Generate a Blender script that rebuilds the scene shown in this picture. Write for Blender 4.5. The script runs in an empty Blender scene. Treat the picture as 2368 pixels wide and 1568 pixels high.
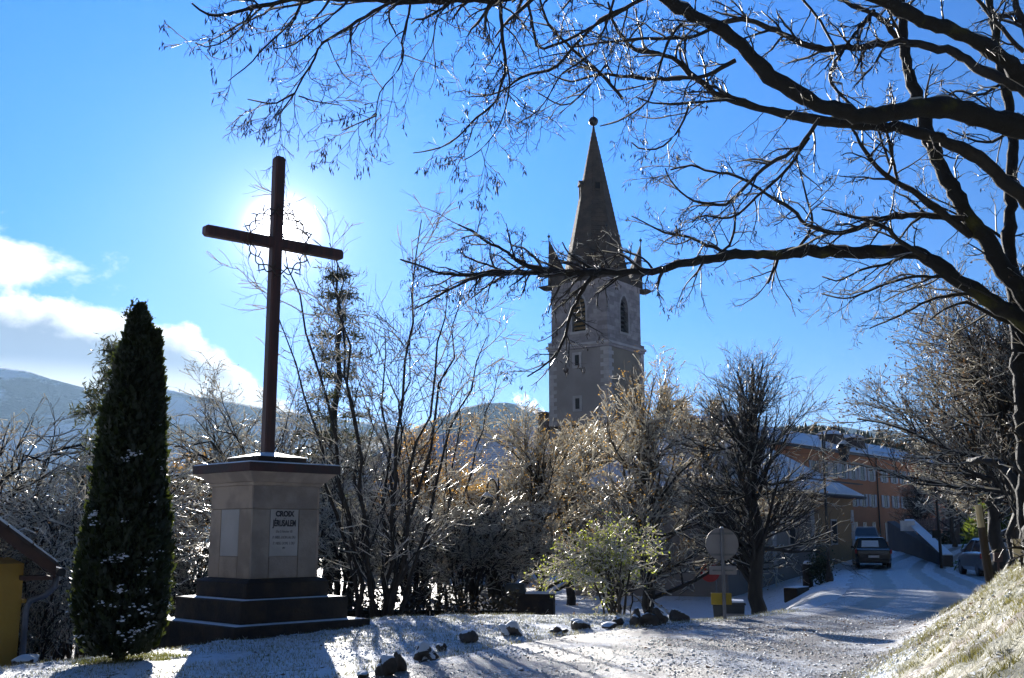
import bpy, math, random
import numpy as np
from math import sin, cos, radians, pi
from mathutils import Vector, Matrix

random.seed(11)
rng = np.random.default_rng(11)
SC = bpy.context.scene
COL = SC.collection

# ------------------------------------------------------------------ camera
EYE = 1.6
FPX, CX, CY = 2500.0, 1183.5, 784.0          # focal length and centre on a 2367 px wide frame
PITCH = math.atan(446 / 2500)
CP, SP = cos(PITCH), sin(PITCH)
cam_d = bpy.data.cameras.new("camera")
cam_d.sensor_width = 36.0
cam_d.lens = 36.0 * FPX / 2367.0
cam_d.clip_start = 0.1
cam_d.clip_end = 40000
cam = bpy.data.objects.new("camera", cam_d)
COL.objects.link(cam)
cam.location = (0, 0, EYE)
cam.rotation_euler = (pi / 2 + PITCH, 0, 0)
SC.camera = cam

def at(px, py, Y):
    """world point seen at a photo position when it stands Y metres ahead"""
    u, v = (px - CX) / FPX, (CY - py) / FPX
    k = Y / (CP - v * SP)
    return (u * k, Y, EYE + k * (v * CP + SP))
def zat(py, Y):
    return at(CX, py, Y)[2]

# ------------------------------------------------------------------ sun, sky, exposure
_s = Vector(at(650, 534, 1.0)) - Vector((0, 0, EYE))
SUN = _s.normalized()
SUN_EL = math.asin(SUN.z)
SUN_AZ = math.atan2(SUN.x, SUN.y)            # from +Y towards +X
sun_d = bpy.data.lights.new("sun", 'SUN')
sun_d.energy = 5.0
sun_d.angle = radians(0.5)
sun_d.color = (1.0, 0.95, 0.87)
sun_o = bpy.data.objects.new("sun", sun_d)
COL.objects.link(sun_o)
sun_o.rotation_euler = SUN.to_track_quat('Z', 'Y').to_euler()
sun_o.location = (0, 0, 60)

SC.view_settings.view_transform = 'Standard'
SC.view_settings.look = 'None'
SC.view_settings.exposure = 1.12
SC.view_settings.gamma = 1.0
SC.view_settings.use_curve_mapping = False
SC.render.engine = 'CYCLES'
SC.cycles.max_bounces = 5
SC.cycles.diffuse_bounces = 2
SC.cycles.glossy_bounces = 2
SC.cycles.transmission_bounces = 4
SC.cycles.transparent_max_bounces = 8
SC.cycles.volume_bounces = 0
SC.cycles.use_denoising = True
SC.cycles.sample_clamp_indirect = 6.0
SC.cycles.caustics_reflective = False
SC.cycles.caustics_refractive = False

world = bpy.data.worlds.new("World")
SC.world = world
world.use_nodes = True
wn, wl = world.node_tree.nodes, world.node_tree.links
wn.clear()

class NT:
    """small node-tree shorthand"""
    def __init__(s, nt):
        s.n, s.l = nt.nodes, nt.links
    def new(s, t, **kw):
        nd = s.n.new(t)
        for k, v in kw.items():
            setattr(nd, k, v)
        return nd
    def put(s, sock, v):
        if hasattr(v, 'node') or hasattr(v, 'is_linked'):
            s.l.new(v, sock)
        elif v is not None:
            sock.default_value = v
    def math(s, op, a, b=None, c=None, clamp=False):
        nd = s.new('ShaderNodeMath', operation=op, use_clamp=clamp)
        for i, v in enumerate((a, b, c)):
            if v is not None:
                s.put(nd.inputs[i], v)
        return nd.outputs[0]
    def vmath(s, op, a, b=None):
        nd = s.new('ShaderNodeVectorMath', operation=op)
        s.put(nd.inputs[0], a)
        if b is not None:
            s.put(nd.inputs[1], b)
        return nd.outputs['Value'] if op in ('DOT_PRODUCT', 'LENGTH') else nd.outputs[0]
    def mixc(s, f, a, b, blend='MIX'):
        nd = s.new('ShaderNodeMix', data_type='RGBA', blend_type=blend)
        s.put(nd.inputs[0], f)
        s.put(nd.inputs[6], (*a, 1) if isinstance(a, tuple) and len(a) == 3 else a)
        s.put(nd.inputs[7], (*b, 1) if isinstance(b, tuple) and len(b) == 3 else b)
        return nd.outputs[2]
    def smooth(s, x, lo, hi, a=0.0, b=1.0):
        nd = s.new('ShaderNodeMapRange', interpolation_type='SMOOTHSTEP')
        for i, v in enumerate((x, lo, hi, a, b)):
            s.put(nd.inputs[i], v)
        return nd.outputs[0]
    def noise(s, vec, scale, detail=4.0, rough=0.55, dist=0.0):
        nd = s.new('ShaderNodeTexNoise')
        if vec is not None:
            s.put(nd.inputs['Vector'], vec)
        nd.inputs['Scale'].default_value = scale
        nd.inputs['Detail'].default_value = detail
        nd.inputs['Roughness'].default_value = rough
        nd.inputs['Distortion'].default_value = dist
        return nd.outputs[0]

W = NT(world.node_tree)
sky = W.new('ShaderNodeTexSky', sky_type='NISHITA', sun_disc=False)
sky.sun_elevation = SUN_EL
sky.sun_rotation = SUN_AZ
sky.altitude = 1200
sky.air_density = 1.25
sky.dust_density = 0.25
sky.ozone_density = 3.0
hsv = W.new('ShaderNodeHueSaturation')
hsv.inputs['Saturation'].default_value = 1.9
hsv.inputs['Value'].default_value = 1.0
wl.new(sky.outputs[0], hsv.inputs['Color'])
geo = W.new('ShaderNodeTexCoord')
dirv = W.vmath('NORMALIZE', geo.outputs['Generated'])
sep = W.new('ShaderNodeSeparateXYZ'); wl.new(dirv, sep.inputs[0])
az = W.math('ARCTAN2', sep.outputs[0], sep.outputs[1])
el = W.math('ARCSINE', sep.outputs[2])
# cumulus bank low over the left-hand ridge, thinning out to the right
cxy = W.new('ShaderNodeCombineXYZ')
wl.new(az, cxy.inputs[0]); wl.new(W.math('MULTIPLY', el, 1.5), cxy.inputs[1]); cxy.inputs[2].default_value = 3.7
n1 = W.noise(cxy.outputs[0], 13.0, 9.0, 0.58, 0.2)
n2 = W.noise(cxy.outputs[0], 26.0, 6.0, 0.6)
bump = W.math('ADD', W.math('MULTIPLY', W.math('SUBTRACT', n1, 0.5), 0.055), W.math('MULTIPLY', W.math('SUBTRACT', n2, 0.5), 0.024))
# upper edge (radians of elevation) as a function of azimuth
top = W.math('MINIMUM', W.math('SUBTRACT', 0.203, W.math('MULTIPLY', W.math('ADD', az, 0.437), 0.136)),
             W.math('SUBTRACT', 0.184, W.math('MULTIPLY', W.math('ADD', az, 0.29), 0.80)))
depth = W.math('ADD', W.math('SUBTRACT', top, el), bump)
cl = W.smooth(depth, -0.001, 0.009)
core = W.smooth(depth, 0.008, 0.034)
rimc = W.mixc(core, (0.56, 0.55, 0.53), (0.10, 0.125, 0.17))
low = W.smooth(el, 0.150, 0.122)
rimc = W.mixc(W.math('MULTIPLY', low, 0.6), rimc, (0.56, 0.55, 0.52))
# a small loose cloud above the bank
dx = W.math('DIVIDE', W.math('ADD', az, 0.47), 0.085)
dy = W.math('DIVIDE', W.math('SUBTRACT', el, W.math('ADD', 0.232, W.math('MULTIPLY', W.math('ADD', az, 0.47), -0.12))), 0.026)
rr = W.math('SQRT', W.math('ADD', W.math('MULTIPLY', dx, dx), W.math('MULTIPLY', dy, dy)))
puff = W.smooth(W.math('ADD', W.math('SUBTRACT', 1.0, rr), W.math('MULTIPLY', W.math('SUBTRACT', n1, 0.45), 3.2)), 0.0, 0.7)
# the sun and the bright ring of air round it
ca = W.vmath('DOT_PRODUCT', dirv, tuple(SUN))
ang = W.math('MULTIPLY', W.math('ARCCOSINE', W.math('MINIMUM', ca, 0.9999999)), 180 / pi)
disc = W.smooth(ang, 0.34, 0.27)
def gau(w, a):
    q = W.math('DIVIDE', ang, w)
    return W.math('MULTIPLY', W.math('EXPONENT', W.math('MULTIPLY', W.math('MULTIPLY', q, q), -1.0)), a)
halo = W.math('ADD', W.math('ADD', gau(1.0, 7.0), gau(2.6, 0.30)), W.math('ADD', gau(8.0, 0.10), W.math('MULTIPLY', disc, 40.0)))
haloc = W.mixc(1.0, (1.0, 0.97, 0.9), halo, 'MULTIPLY')
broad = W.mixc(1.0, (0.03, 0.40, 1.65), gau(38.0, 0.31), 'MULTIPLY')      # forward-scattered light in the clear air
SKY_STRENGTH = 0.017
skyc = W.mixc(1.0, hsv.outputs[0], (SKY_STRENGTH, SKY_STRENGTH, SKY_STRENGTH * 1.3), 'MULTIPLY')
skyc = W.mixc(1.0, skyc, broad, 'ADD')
skyc = W.mixc(cl, skyc, rimc)
skyc = W.mixc(puff, skyc, (0.60, 0.60, 0.58))
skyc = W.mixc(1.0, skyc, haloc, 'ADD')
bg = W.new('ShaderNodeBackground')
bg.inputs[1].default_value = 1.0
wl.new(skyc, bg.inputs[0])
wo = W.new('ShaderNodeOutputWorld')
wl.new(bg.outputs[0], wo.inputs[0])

# ------------------------------------------------------------------ helpers
def thing(name, label, cat, loc=(0, 0, 0), rotz=0.0, group=None):
    o = bpy.data.objects.new(name, None)
    COL.objects.link(o)
    o.location = loc
    o.rotation_euler = (0, 0, rotz)
    o.empty_display_size = 0.2
    return tag(o, label, cat, group)
def tag(o, label, cat=None, group=None, kind=None):
    if label: o['label'] = label
    if cat: o['category'] = cat
    if group: o['group'] = group
    if kind: o['kind'] = kind
    return o
def copy_tree(o, parent=None):
    c = o.copy()
    COL.objects.link(c)
    c.parent = parent
    for ch in o.children:
        copy_tree(ch, c)
    return c

def np_mesh(name, V, F, m, parent=None, smooth=True, loc=None):
    """V (n,3); F a (m,k) array, k = 3 or 4, or a list of such arrays"""
    Fs = F if isinstance(F, list) else [F]
    Fs = [np.asarray(f, dtype=np.int32) for f in Fs if len(f)]
    me = bpy.data.meshes.new(name)
    V = np.asarray(V, dtype=np.float32)
    me.vertices.add(len(V))
    me.vertices.foreach_set('co', V.ravel())
    nl = sum(f.size for f in Fs); nf = sum(len(f) for f in Fs)
    me.loops.add(nl); me.polygons.add(nf)
    me.loops.foreach_set('vertex_index', np.concatenate([f.ravel() for f in Fs]))
    tot = np.concatenate([np.full(len(f), f.shape[1], np.int32) for f in Fs])
    me.polygons.foreach_set('loop_start', np.concatenate([[0], np.cumsum(tot)[:-1]]).astype(np.int32))
    if smooth:
        me.polygons.foreach_set('use_smooth', np.ones(nf, bool))
    me.update(calc_edges=True)
    if m: me.materials.append(m)
    o = bpy.data.objects.new(name, me)
    COL.objects.link(o)
    if parent: o.parent = parent
    if loc is not None: o.location = loc
    return o

class MB:
    def __init__(s): s.v = []; s.f = []
    def add(s, vs, fs):
        b = len(s.v); s.v += [tuple(q) for q in vs]; s.f += [tuple(b + i for i in f) for f in fs]; return s
    def box(s, x0, x1, y0, y1, z0, z1, rot=0, piv=None):
        vs = [(x, y, z) for z in (z0, z1) for y in (y0, y1) for x in (x0, x1)]
        if rot:
            px, py = piv or ((x0 + x1) / 2, (y0 + y1) / 2); c, q = cos(rot), sin(rot)
            vs = [(px + (x - px) * c - (y - py) * q, py + (x - px) * q + (y - py) * c, z) for x, y, z in vs]
        return s.add(vs, [(0, 2, 3, 1), (4, 5, 7, 6), (0, 1, 5, 4), (2, 6, 7, 3), (0, 4, 6, 2), (1, 3, 7, 5)])
    def hexa(s, lo, hi):
        """lo, hi: four points each, counter-clockwise from above"""
        return s.add(list(lo) + list(hi), [(3, 2, 1, 0), (4, 5, 6, 7)] + [(i, (i + 1) % 4, 4 + (i + 1) % 4, 4 + i) for i in range(4)])
    def rings(s, rs, cap=True):
        n = len(rs[0]); vs = [p for r in rs for p in r]; fs = []
        for j in range(len(rs) - 1):
            for i in range(n):
                fs.append((j * n + i, j * n + (i + 1) % n, (j + 1) * n + (i + 1) % n, (j + 1) * n + i))
        if cap:
            fs.append(tuple(range(n))[::-1]); fs.append(tuple((len(rs) - 1) * n + i for i in range(n)))
        return s.add(vs, fs)
    def frustum(s, hx0, hy0, z0, hx1, hy1, z1, c=(0, 0)):
        return s.hexa([(c[0] + a * hx0, c[1] + b * hy0, z0) for a, b in ((-1, -1), (1, -1), (1, 1), (-1, 1))],
                      [(c[0] + a * hx1, c[1] + b * hy1, z1) for a, b in ((-1, -1), (1, -1), (1, 1), (-1, 1))])
    def tube(s, pts, rad, n=8, cap=True):
        pts = [Vector(p) for p in pts]; rs = []
        if not hasattr(rad, '__len__'): rad = [rad] * len(pts)
        ref = None
        for i, p in enumerate(pts):
            t = (pts[min(i + 1, len(pts) - 1)] - pts[max(i - 1, 0)]).normalized()
            if ref is None:
                ref = t.orthogonal().normalized()
            else:
                ref = (ref - t * ref.dot(t)).normalized()
            b = t.cross(ref)
            rs.append([tuple(p + (ref * cos(2 * pi * k / n) + b * sin(2 * pi * k / n)) * rad[i]) for k in range(n)])
        return s.rings(rs, cap)
    def lathe(s, prof, n=16, c=(0, 0)):
        return s.rings([[(c[0] + r * cos(2 * pi * k / n), c[1] + r * sin(2 * pi * k / n), z) for k in range(n)] for r, z in prof])
    def build(s, name, m, parent=None, smooth=False, bevel=0.0, loc=None):
        me = bpy.data.meshes.new(name)
        me.from_pydata(s.v, [], s.f)
        me.update()
        if smooth:
            me.polygons.foreach_set('use_smooth', np.ones(len(me.polygons), bool))
        if m: me.materials.append(m)
        o = bpy.data.objects.new(name, me)
        COL.objects.link(o)
        if parent: o.parent = parent
        if loc is not None: o.location = loc
        if bevel:
            b = o.modifiers.new('bevel', 'BEVEL'); b.width = bevel; b.segments = 2; b.limit_method = 'ANGLE'
        return o

def mat(name, col, rough=0.6, col2=None, scale=6.0, detail=5.0, lo=0.35, hi=0.65, bump=0.0, bscale=None, metal=0.0,
        spec=0.5, transl=0.0, rand=0.0, snow=0.0, space='Object', tcol=None, stretch=None, coat=0.0):
    """procedural material: two-tone noise colour, optional bump, per-object variation, settled snow on upward faces"""
    m = bpy.data.materials.new(name)
    m.use_nodes = True
    T = NT(m.node_tree)
    T.n.clear()
    out = T.new('ShaderNodeOutputMaterial')
    bs = T.new('ShaderNodeBsdfPrincipled')
    bs.inputs['Roughness'].default_value = rough
    bs.inputs['Metallic'].default_value = metal
    bs.inputs['Specular IOR Level'].default_value = spec
    bs.inputs['Coat Weight'].default_value = coat
    tc = T.new('ShaderNodeTexCoord')
    vec = tc.outputs['Object']
    if stretch:
        mp = T.new('ShaderNodeMapping'); mp.inputs['Scale'].default_value = stretch
        T.l.new(vec, mp.inputs[0]); vec = mp.outputs[0]
    c = (*col, 1)
    col_out = None
    if col2 is not None:
        n = T.noise(vec, scale, detail)
        col_out = T.mixc(T.smooth(n, lo, hi), col, col2)
    if rand:
        oi = T.new('ShaderNodeObjectInfo')
        h = T.new('ShaderNodeHueSaturation')
        T.put(h.inputs['Color'], col_out if col_out is not None else c)
        T.put(h.inputs['Value'], T.math('ADD', 1 - rand, T.math('MULTIPLY', oi.outputs['Random'], 2 * rand)))
        T.put(h.inputs['Hue'], T.math('ADD', 0.5 - rand * 0.06, T.math('MULTIPLY', T.math('FRACT', T.math('MULTIPLY', oi.outputs['Random'], 7.31)), rand * 0.12)))
        col_out = h.outputs[0]
    if snow:
        g = T.new('ShaderNodeNewGeometry')
        sp = T.new('ShaderNodeSeparateXYZ'); T.l.new(g.outputs['Normal'], sp.inputs[0])
        ns = T.noise(tc.outputs['Object'], 9.0, 4.0)
        f = T.smooth(T.math('ADD', sp.outputs[2], T.math('MULTIPLY', T.math('SUBTRACT', ns, 0.5), 0.9)), 1.0 - snow, 1.15 - snow)
        col_out = T.mixc(f, col_out if col_out is not None else c, (0.84, 0.87, 0.92))
    T.put(bs.inputs['Base Color'], col_out if col_out is not None else c)
    if bump:
        b = T.new('ShaderNodeBump'); b.inputs['Strength'].default_value = bump; b.inputs['Distance'].default_value = 0.05
        T.put(b.inputs['Height'], T.noise(vec, bscale or scale * 3, 6.0, 0.65))
        T.l.new(b.outputs[0], bs.inputs['Normal'])
    if transl:
        tr = T.new('ShaderNodeBsdfTranslucent')
        T.put(tr.inputs[0], (*tcol, 1) if tcol else (col_out if col_out is not None else c))
        mx = T.new('ShaderNodeMixShader'); mx.inputs[0].default_value = transl
        T.l.new(bs.outputs[0], mx.inputs[1]); T.l.new(tr.outputs[0], mx.inputs[2])
        T.l.new(mx.outputs[0], out.inputs[0])
    else:
        T.l.new(bs.outputs[0], out.inputs[0])
    return m

M = {}
M['snow'] = mat('snow', (0.82, 0.88, 0.95), 0.55, (0.76, 0.83, 0.92), 5.0, bump=0.25, bscale=20)
M['twig_snow'] = mat('twig_snow', (0.90, 0.90, 0.88), 0.3, transl=0.5, tcol=(1.0, 0.93, 0.76))
M['bark'] = mat('bark', (0.012, 0.010, 0.008), 0.65, (0.030, 0.024, 0.018), 9.0, bump=0.6, bscale=24, stretch=(1, 1, 0.35))
M['bark_moss'] = mat('bark_moss', (0.011, 0.0095, 0.008), 0.75, (0.075, 0.07, 0.010), 1.6, lo=0.56, hi=0.70, bump=0.8, bscale=22)
M['twig'] = mat('twig', (0.050, 0.036, 0.026), 0.42, (0.085, 0.062, 0.040), 3.0)
M['twig_dark'] = mat('twig_dark', (0.018, 0.014, 0.012), 0.5, (0.035, 0.027, 0.020), 3.0)
M['twig_frost'] = mat('twig_frost', (0.30, 0.27, 0.22), 0.35, (0.06, 0.045, 0.03), 1.4, lo=.40, hi=.62, transl=0.3, tcol=(0.75, 0.66, 0.5))
M['pod'] = mat('pod', (0.030, 0.018, 0.014), 0.6, (0.06, 0.035, 0.02), 9.0, transl=0.15)
M['leaf_gold'] = mat('leaf_gold', (0.34, 0.20, 0.05), 0.5, (0.20, 0.13, 0.045), 1.3, transl=0.5, tcol=(0.62, 0.36, 0.08))
M['leaf_orange'] = mat('leaf_orange', (0.40, 0.22, 0.05), 0.5, (0.5, 0.32, 0.08), 0.9, transl=0.5, tcol=(0.75, 0.42, 0.10))
M['leaf_green'] = mat('leaf_green', (0.16, 0.20, 0.03), 0.4, (0.26, 0.25, 0.05), 2.0, transl=0.5, tcol=(0.52, 0.58, 0.09))
M['leaf_dead'] = mat('leaf_dead', (0.15, 0.085, 0.04), 0.6, (0.24, 0.15, 0.07), 2.0, transl=0.35)
M['thuja'] = mat('thuja', (0.008, 0.014, 0.007), 0.55, (0.020, 0.030, 0.010), 2.0, transl=0.22, tcol=(0.10, 0.13, 0.02))
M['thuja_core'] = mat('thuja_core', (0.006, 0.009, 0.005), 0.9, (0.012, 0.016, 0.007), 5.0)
M['needle'] = mat('needle', (0.018, 0.028, 0.018), 0.5, (0.040, 0.052, 0.024), 0.8, transl=0.25, tcol=(0.16, 0.17, 0.05))
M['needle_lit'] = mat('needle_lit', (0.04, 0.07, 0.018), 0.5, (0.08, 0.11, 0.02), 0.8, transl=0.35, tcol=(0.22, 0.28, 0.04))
# ------------------------------------------------------------------ terrain
def sstep(x, a, b):
    t = np.clip((np.asarray(x, float) - a) / (b - a), 0, 1)
    return t * t * (3 - 2 * t)
def vnoise(x, y, seed=0):
    xi, yi = np.floor(x).astype(np.int64), np.floor(y).astype(np.int64)
    fx, fy = x - xi, y - yi
    fx, fy = fx * fx * (3 - 2 * fx), fy * fy * (3 - 2 * fy)
    def h(a, b):
        n = (a * 374761393 + b * 668265263 + seed * 1442695041) & 0x7fffffff
        n = ((n ^ (n >> 13)) * 1274126177) & 0x7fffffff
        return ((n ^ (n >> 16)) & 0xffff) / 65535.0
    return (h(xi, yi) * (1 - fx) + h(xi + 1, yi) * fx) * (1 - fy) + (h(xi, yi + 1) * (1 - fx) + h(xi + 1, yi + 1) * fx) * fy
def fbm(x, y, seed=0, o=4, g=0.5):
    s, a, t = 0, 1.0, 0
    for i in range(o):
        s = s + a * vnoise(x * 2 ** i + 17.3 * i, y * 2 ** i - 9.1 * i, seed + i); t += a; a *= g
    return s / t - 0.5

def catmull(pts, n):
    P = np.array(pts, float); k = len(P)
    P = np.vstack([2 * P[0] - P[1], P, 2 * P[-1] - P[-2]])
    t = np.linspace(0, k - 1 - 1e-9, n); i = t.astype(int); f = (t - i)[:, None]
    a, b, c, d = P[i], P[i + 1], P[i + 2], P[i + 3]
    return 0.5 * (2 * b + (c - a) * f + (2 * a - 5 * b + 4 * c - d) * f ** 2 + (3 * b - a - 3 * c + d) * f ** 3)

ROAD = [(-6.5, -6), (-3, 2), (-0.9, 8), (1.2, 13), (3.4, 16.6), (7.5, 20.8), (11.0, 28), (15.0, 40), (20.0, 55), (24.5, 64), (31, 74), (42, 84), (60, 92)]
RC = catmull(ROAD, 260)
ROAD_HALF = 2.75
def road_dist(x, y):
    """distance from the road's centre line"""
    sh = np.shape(x); q = np.stack([np.ravel(x), np.ravel(y)], 1); d = np.empty(len(q))
    for a in range(0, len(q), 20000):
        d[a:a + 20000] = np.sqrt(((q[a:a + 20000, None] - RC[None]) ** 2).sum(2)).min(1)
    return d.reshape(sh)
CREST_X = [-40, -9, -6.7, -5, -2.4, 0, 3.5, 5, 8, 40]
CREST_Y = [12, 14.0, 14.9, 16.6, 21.4, 22.0, 21.6, 21.0, 22, 30]
def zroad(y):
    return np.interp(y, [-50, 18, 57, 66, 74, 95, 130, 400], [0.0, 0.0, -0.26, 0.30, 0.75, 0.7, 0.7, 1.0])
def gz(x, y):
    x, y = np.asarray(x, float), np.asarray(y, float)
    plateau = -0.035 * np.clip(-x - 2.2, 0, 8)
    rl = np.interp(y, RC[:, 1], RC[:, 0]) - 3.0
    w = sstep(x - rl, -2.4 - 0.10 * np.clip(y - 24, 0, 60) - 0.5 * np.clip(y - 58, 0, 40), -0.1)
    lowc = -1.45 - 0.10 * np.clip(-4 - x, 0, 45) - 0.018 * np.clip(30 - y, 0, 10)
    lowc = lowc + 0.5 * sstep(y, 40, 60) * sstep(x, 2, 12)
    low = lowc * (1 - w) + zroad(y) * w
    t = sstep(y - np.interp(x, CREST_X, CREST_Y), -0.2, 5.5)
    t = t * (1 - sstep(np.abs(x - rl - 3.0), 6.0, 3.2)) + sstep(y, 19, 30) * sstep(np.abs(x - rl - 3.0), 6.0, 3.2)
    z = plateau * (1 - t) + low * t
    xb = 4.15 + (y - 12.5) * 0.43
    s = x - xb
    bank = 0.66 * (np.log1p(np.exp(np.clip(s * 4, -30, 30))) / 4)
    bank = np.minimum(bank, 2.6 + 0.05 * s)
    bank = bank * (1 - sstep(y, 16.8, 21.5)) * sstep(y, -20, 4)
    z = z + bank
    # hillside carrying the car park and the fence, right of the street
    z = z + 1.5 * sstep(x - np.interp(y, RC[:, 1], RC[:, 0]), 4, 16) * sstep(y, 46, 72)
    return z
def bank_of(x, y):
    return sstep(y, 3, 5) * sstep(x - (4.15 + (y - 12.5) * 0.43), 0.0, 0.5) * (1 - sstep(y, 17, 21))
def ground_noise(x, y):
    b = bank_of(x, y)
    return 0.055 * fbm(x * 1.6, y * 1.6, 3, 3) + 0.055 * fbm(x * 7, y * 7, 5, 3) + b * (0.13 * fbm(x * 4.2, y * 4.2, 15, 3) + .07 * fbm(x * 10, y * 10, 17, 2))

xs = np.unique(np.concatenate([-np.geomspace(9, 7000, 60), np.arange(-9, 10.5, 0.085), np.geomspace(10.5, 7000, 60)]))
ys = np.unique(np.concatenate([-np.geomspace(0.5, 2500, 24), np.arange(-0.4, 6, 0.4), np.arange(6, 11, 0.11), np.arange(11, 23, 0.085), np.arange(23, 60, 0.6), np.geomspace(60, 7000, 70)]))
GX, GY = np.meshgrid(xs, ys)
rd = road_dist(GX, GY)
inroad = sstep(rd, ROAD_HALF + 0.25, ROAD_HALF - 0.35)
near = ((np.abs(GX) < 14) & (GY < 30)).astype(float)
bank_m = sstep(GY, 3, 5) * sstep(GX - (4.15 + (GY - 12.5) * 0.43), 0.0, 0.5) * (1 - sstep(GY, 17, 21))
GZ = gz(GX, GY) + ground_noise(GX, GY) * near * (1 - inroad * 0.9) - 0.05 * inroad
GZ = GZ - 0.6 * sstep(np.hypot(GX, GY), 150, 900) * 10
idx = np.arange(GX.size).reshape(GX.shape)
F = np.stack([idx[:-1, :-1], idx[:-1, 1:], idx[1:, 1:], idx[1:, :-1]], -1).reshape(-1, 4)

def ground_mat():
    m = bpy.data.materials.new('snowy_grass'); m.use_nodes = True
    T = NT(m.node_tree); T.n.clear()
    g = T.new('ShaderNodeNewGeometry'); pos = g.outputs['Position']
    a = T.new('ShaderNodeAttribute', attribute_name='bank')
    n_f = T.noise(pos, 11.0, 6.0, 0.65); n_m = T.noise(pos, 2.6, 4.0); n_c = T.noise(pos, 0.35, 3.0)
    turf = T.mixc(T.smooth(n_m, 0.35, 0.7), (0.085, 0.085, 0.018), (0.19, 0.165, 0.035))
    turf = T.mixc(T.smooth(T.noise(pos, 1.1, 2.0), 0.5, 0.7), turf, (0.13, 0.07, 0.03))
    cover = T.math('ADD', T.math('ADD', T.math('MULTIPLY', n_f, 0.95), T.math('MULTIPLY', n_m, 0.5)), T.math('MULTIPLY', n_c, 0.25))
    thr = T.math('ADD', 0.66, T.math('MULTIPLY', a.outputs['Fac'], 0.30))
    f = T.smooth(T.math('SUBTRACT', cover, thr), -0.02, 0.10)
    snowc = T.mixc(T.noise(pos, 30.0, 3.0), (0.74, 0.81, 0.92), (0.86, 0.90, 0.95))
    colr = T.mixc(f, turf, snowc)
    # away from the near lawn: snow, with shade painted as dark brown on the wild slope to the left
    sx = T.new('ShaderNodeSeparateXYZ'); T.l.new(pos, sx.inputs[0])
    wild = T.math('MULTIPLY', T.smooth(sx.outputs[0], 2.5, -0.5), T.smooth(sx.outputs[1], 22.5, 25.0))
    colr = T.mixc(T.math('MULTIPLY', wild, 0.96), colr, (0.045, 0.034, 0.02))
    bs = T.new('ShaderNodeBsdfPrincipled'); bs.inputs['Roughness'].default_value = 0.6
    T.l.new(colr, bs.inputs['Base Color'])
    b = T.new('ShaderNodeBump'); b.inputs['Strength'].default_value = 0.7; b.inputs['Distance'].default_value = 0.04
    T.put(b.inputs['Height'], T.noise(pos, 22.0, 5.0, 0.7)); T.l.new(b.outputs[0], bs.inputs['Normal'])
    o = T.new('ShaderNodeOutputMaterial'); T.l.new(bs.outputs[0], o.inputs[0])
    return m
ground = np_mesh('ground', np.stack([GX, GY, GZ], -1).reshape(-1, 3), F, ground_mat())
at_ = ground.data.attributes.new('bank', 'FLOAT', 'POINT'); at_.data.foreach_set('value', bank_m.ravel().astype(np.float32))
tag(ground, 'snow dusted grass and open ground reaching to the hills', None, None, 'structure')

# ------------------------------------------------------------------ road
def road_mat():
    m = bpy.data.materials.new('snowy_road'); m.use_nodes = True
    T = NT(m.node_tree); T.n.clear()
    g = T.new('ShaderNodeNewGeometry'); pos = g.outputs['Position']
    u = T.new('ShaderNodeAttribute', attribute_name='across').outputs['Fac']
    v = T.new('ShaderNodeAttribute', attribute_name='along').outputs['Fac']
    grit = T.mixc(T.noise(pos, 45.0, 3.0), (0.050, 0.043, 0.035), (0.22, 0.18, 0.14))
    n1 = T.noise(pos, 0.55, 4.0, 0.6); n2 = T.noise(pos, 26.0, 4.0, 0.7)
    # worn, mostly bare middle in the foreground; wheel tracks further up the street
    wv = T.math('ADD', u, T.math('MULTIPLY', T.math('SUBTRACT', T.noise(v, 0.12, 2.0), 0.5), 0.5))
    def track(c, w):
        return T.smooth(T.math('ABSOLUTE', T.math('SUBTRACT', wv, c)), w, w * 0.45)
    tr = T.math('MAXIMUM', T.math('MAXIMUM', track(-1.55, 0.42), track(0.05, 0.36)), T.math('MAXIMUM', track(1.15, 0.34), track(2.1, 0.3)))
    far = T.smooth(v, 26.0, 32.0)
    nearw = T.math('MULTIPLY', T.smooth(n1, 0.40, 0.60), T.math('SUBTRACT', 1.0, far))
    bare = T.math('ADD', T.math('MULTIPLY', T.math('ADD', T.math('MULTIPLY', tr, 0.42), 0.26), far), T.math('ADD', T.math('MULTIPLY', nearw, 0.50), T.math('MULTIPLY', T.math('SUBTRACT', 1.0, far), 0.27)))
    cover = T.math('SUBTRACT', T.math('ADD', 0.62, T.math('MULTIPLY', T.math('SUBTRACT', n2, 0.5), 2.0)), bare)
    f = T.smooth(cover, 0.12, 0.5)
    colr = T.mixc(f, grit, T.mixc(n2, (0.66, 0.71, 0.79), (0.82, 0.86, 0.92)))
    bs = T.new('ShaderNodeBsdfPrincipled')
    T.put(bs.inputs['Roughness'], T.math('ADD', 0.42, T.math('MULTIPLY', f, 0.2)))
    T.l.new(colr, bs.inputs['Base Color'])
    b = T.new('ShaderNodeBump'); b.inputs['Strength'].default_value = 0.8; b.inputs['Distance'].default_value = 0.025
    T.put(b.inputs['Height'], T.noise(pos, 34.0, 5.0, 0.75)); T.l.new(b.outputs[0], bs.inputs['Normal'])
    o = T.new('ShaderNodeOutputMaterial'); T.l.new(bs.outputs[0], o.inputs[0])
    return m
C = catmull(ROAD, 420)
tan = np.gradient(C, axis=0); tan /= np.linalg.norm(tan, axis=1, keepdims=True)
nor = np.stack([tan[:, 1], -tan[:, 0]], 1)
us = np.linspace(-ROAD_HALF, ROAD_HALF, 45)
RP = C[:, None] + nor[:, None] * us[None, :, None]
edge = 0.05 * sstep(np.abs(us), ROAD_HALF - 0.35, ROAD_HALF)[None]
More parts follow.
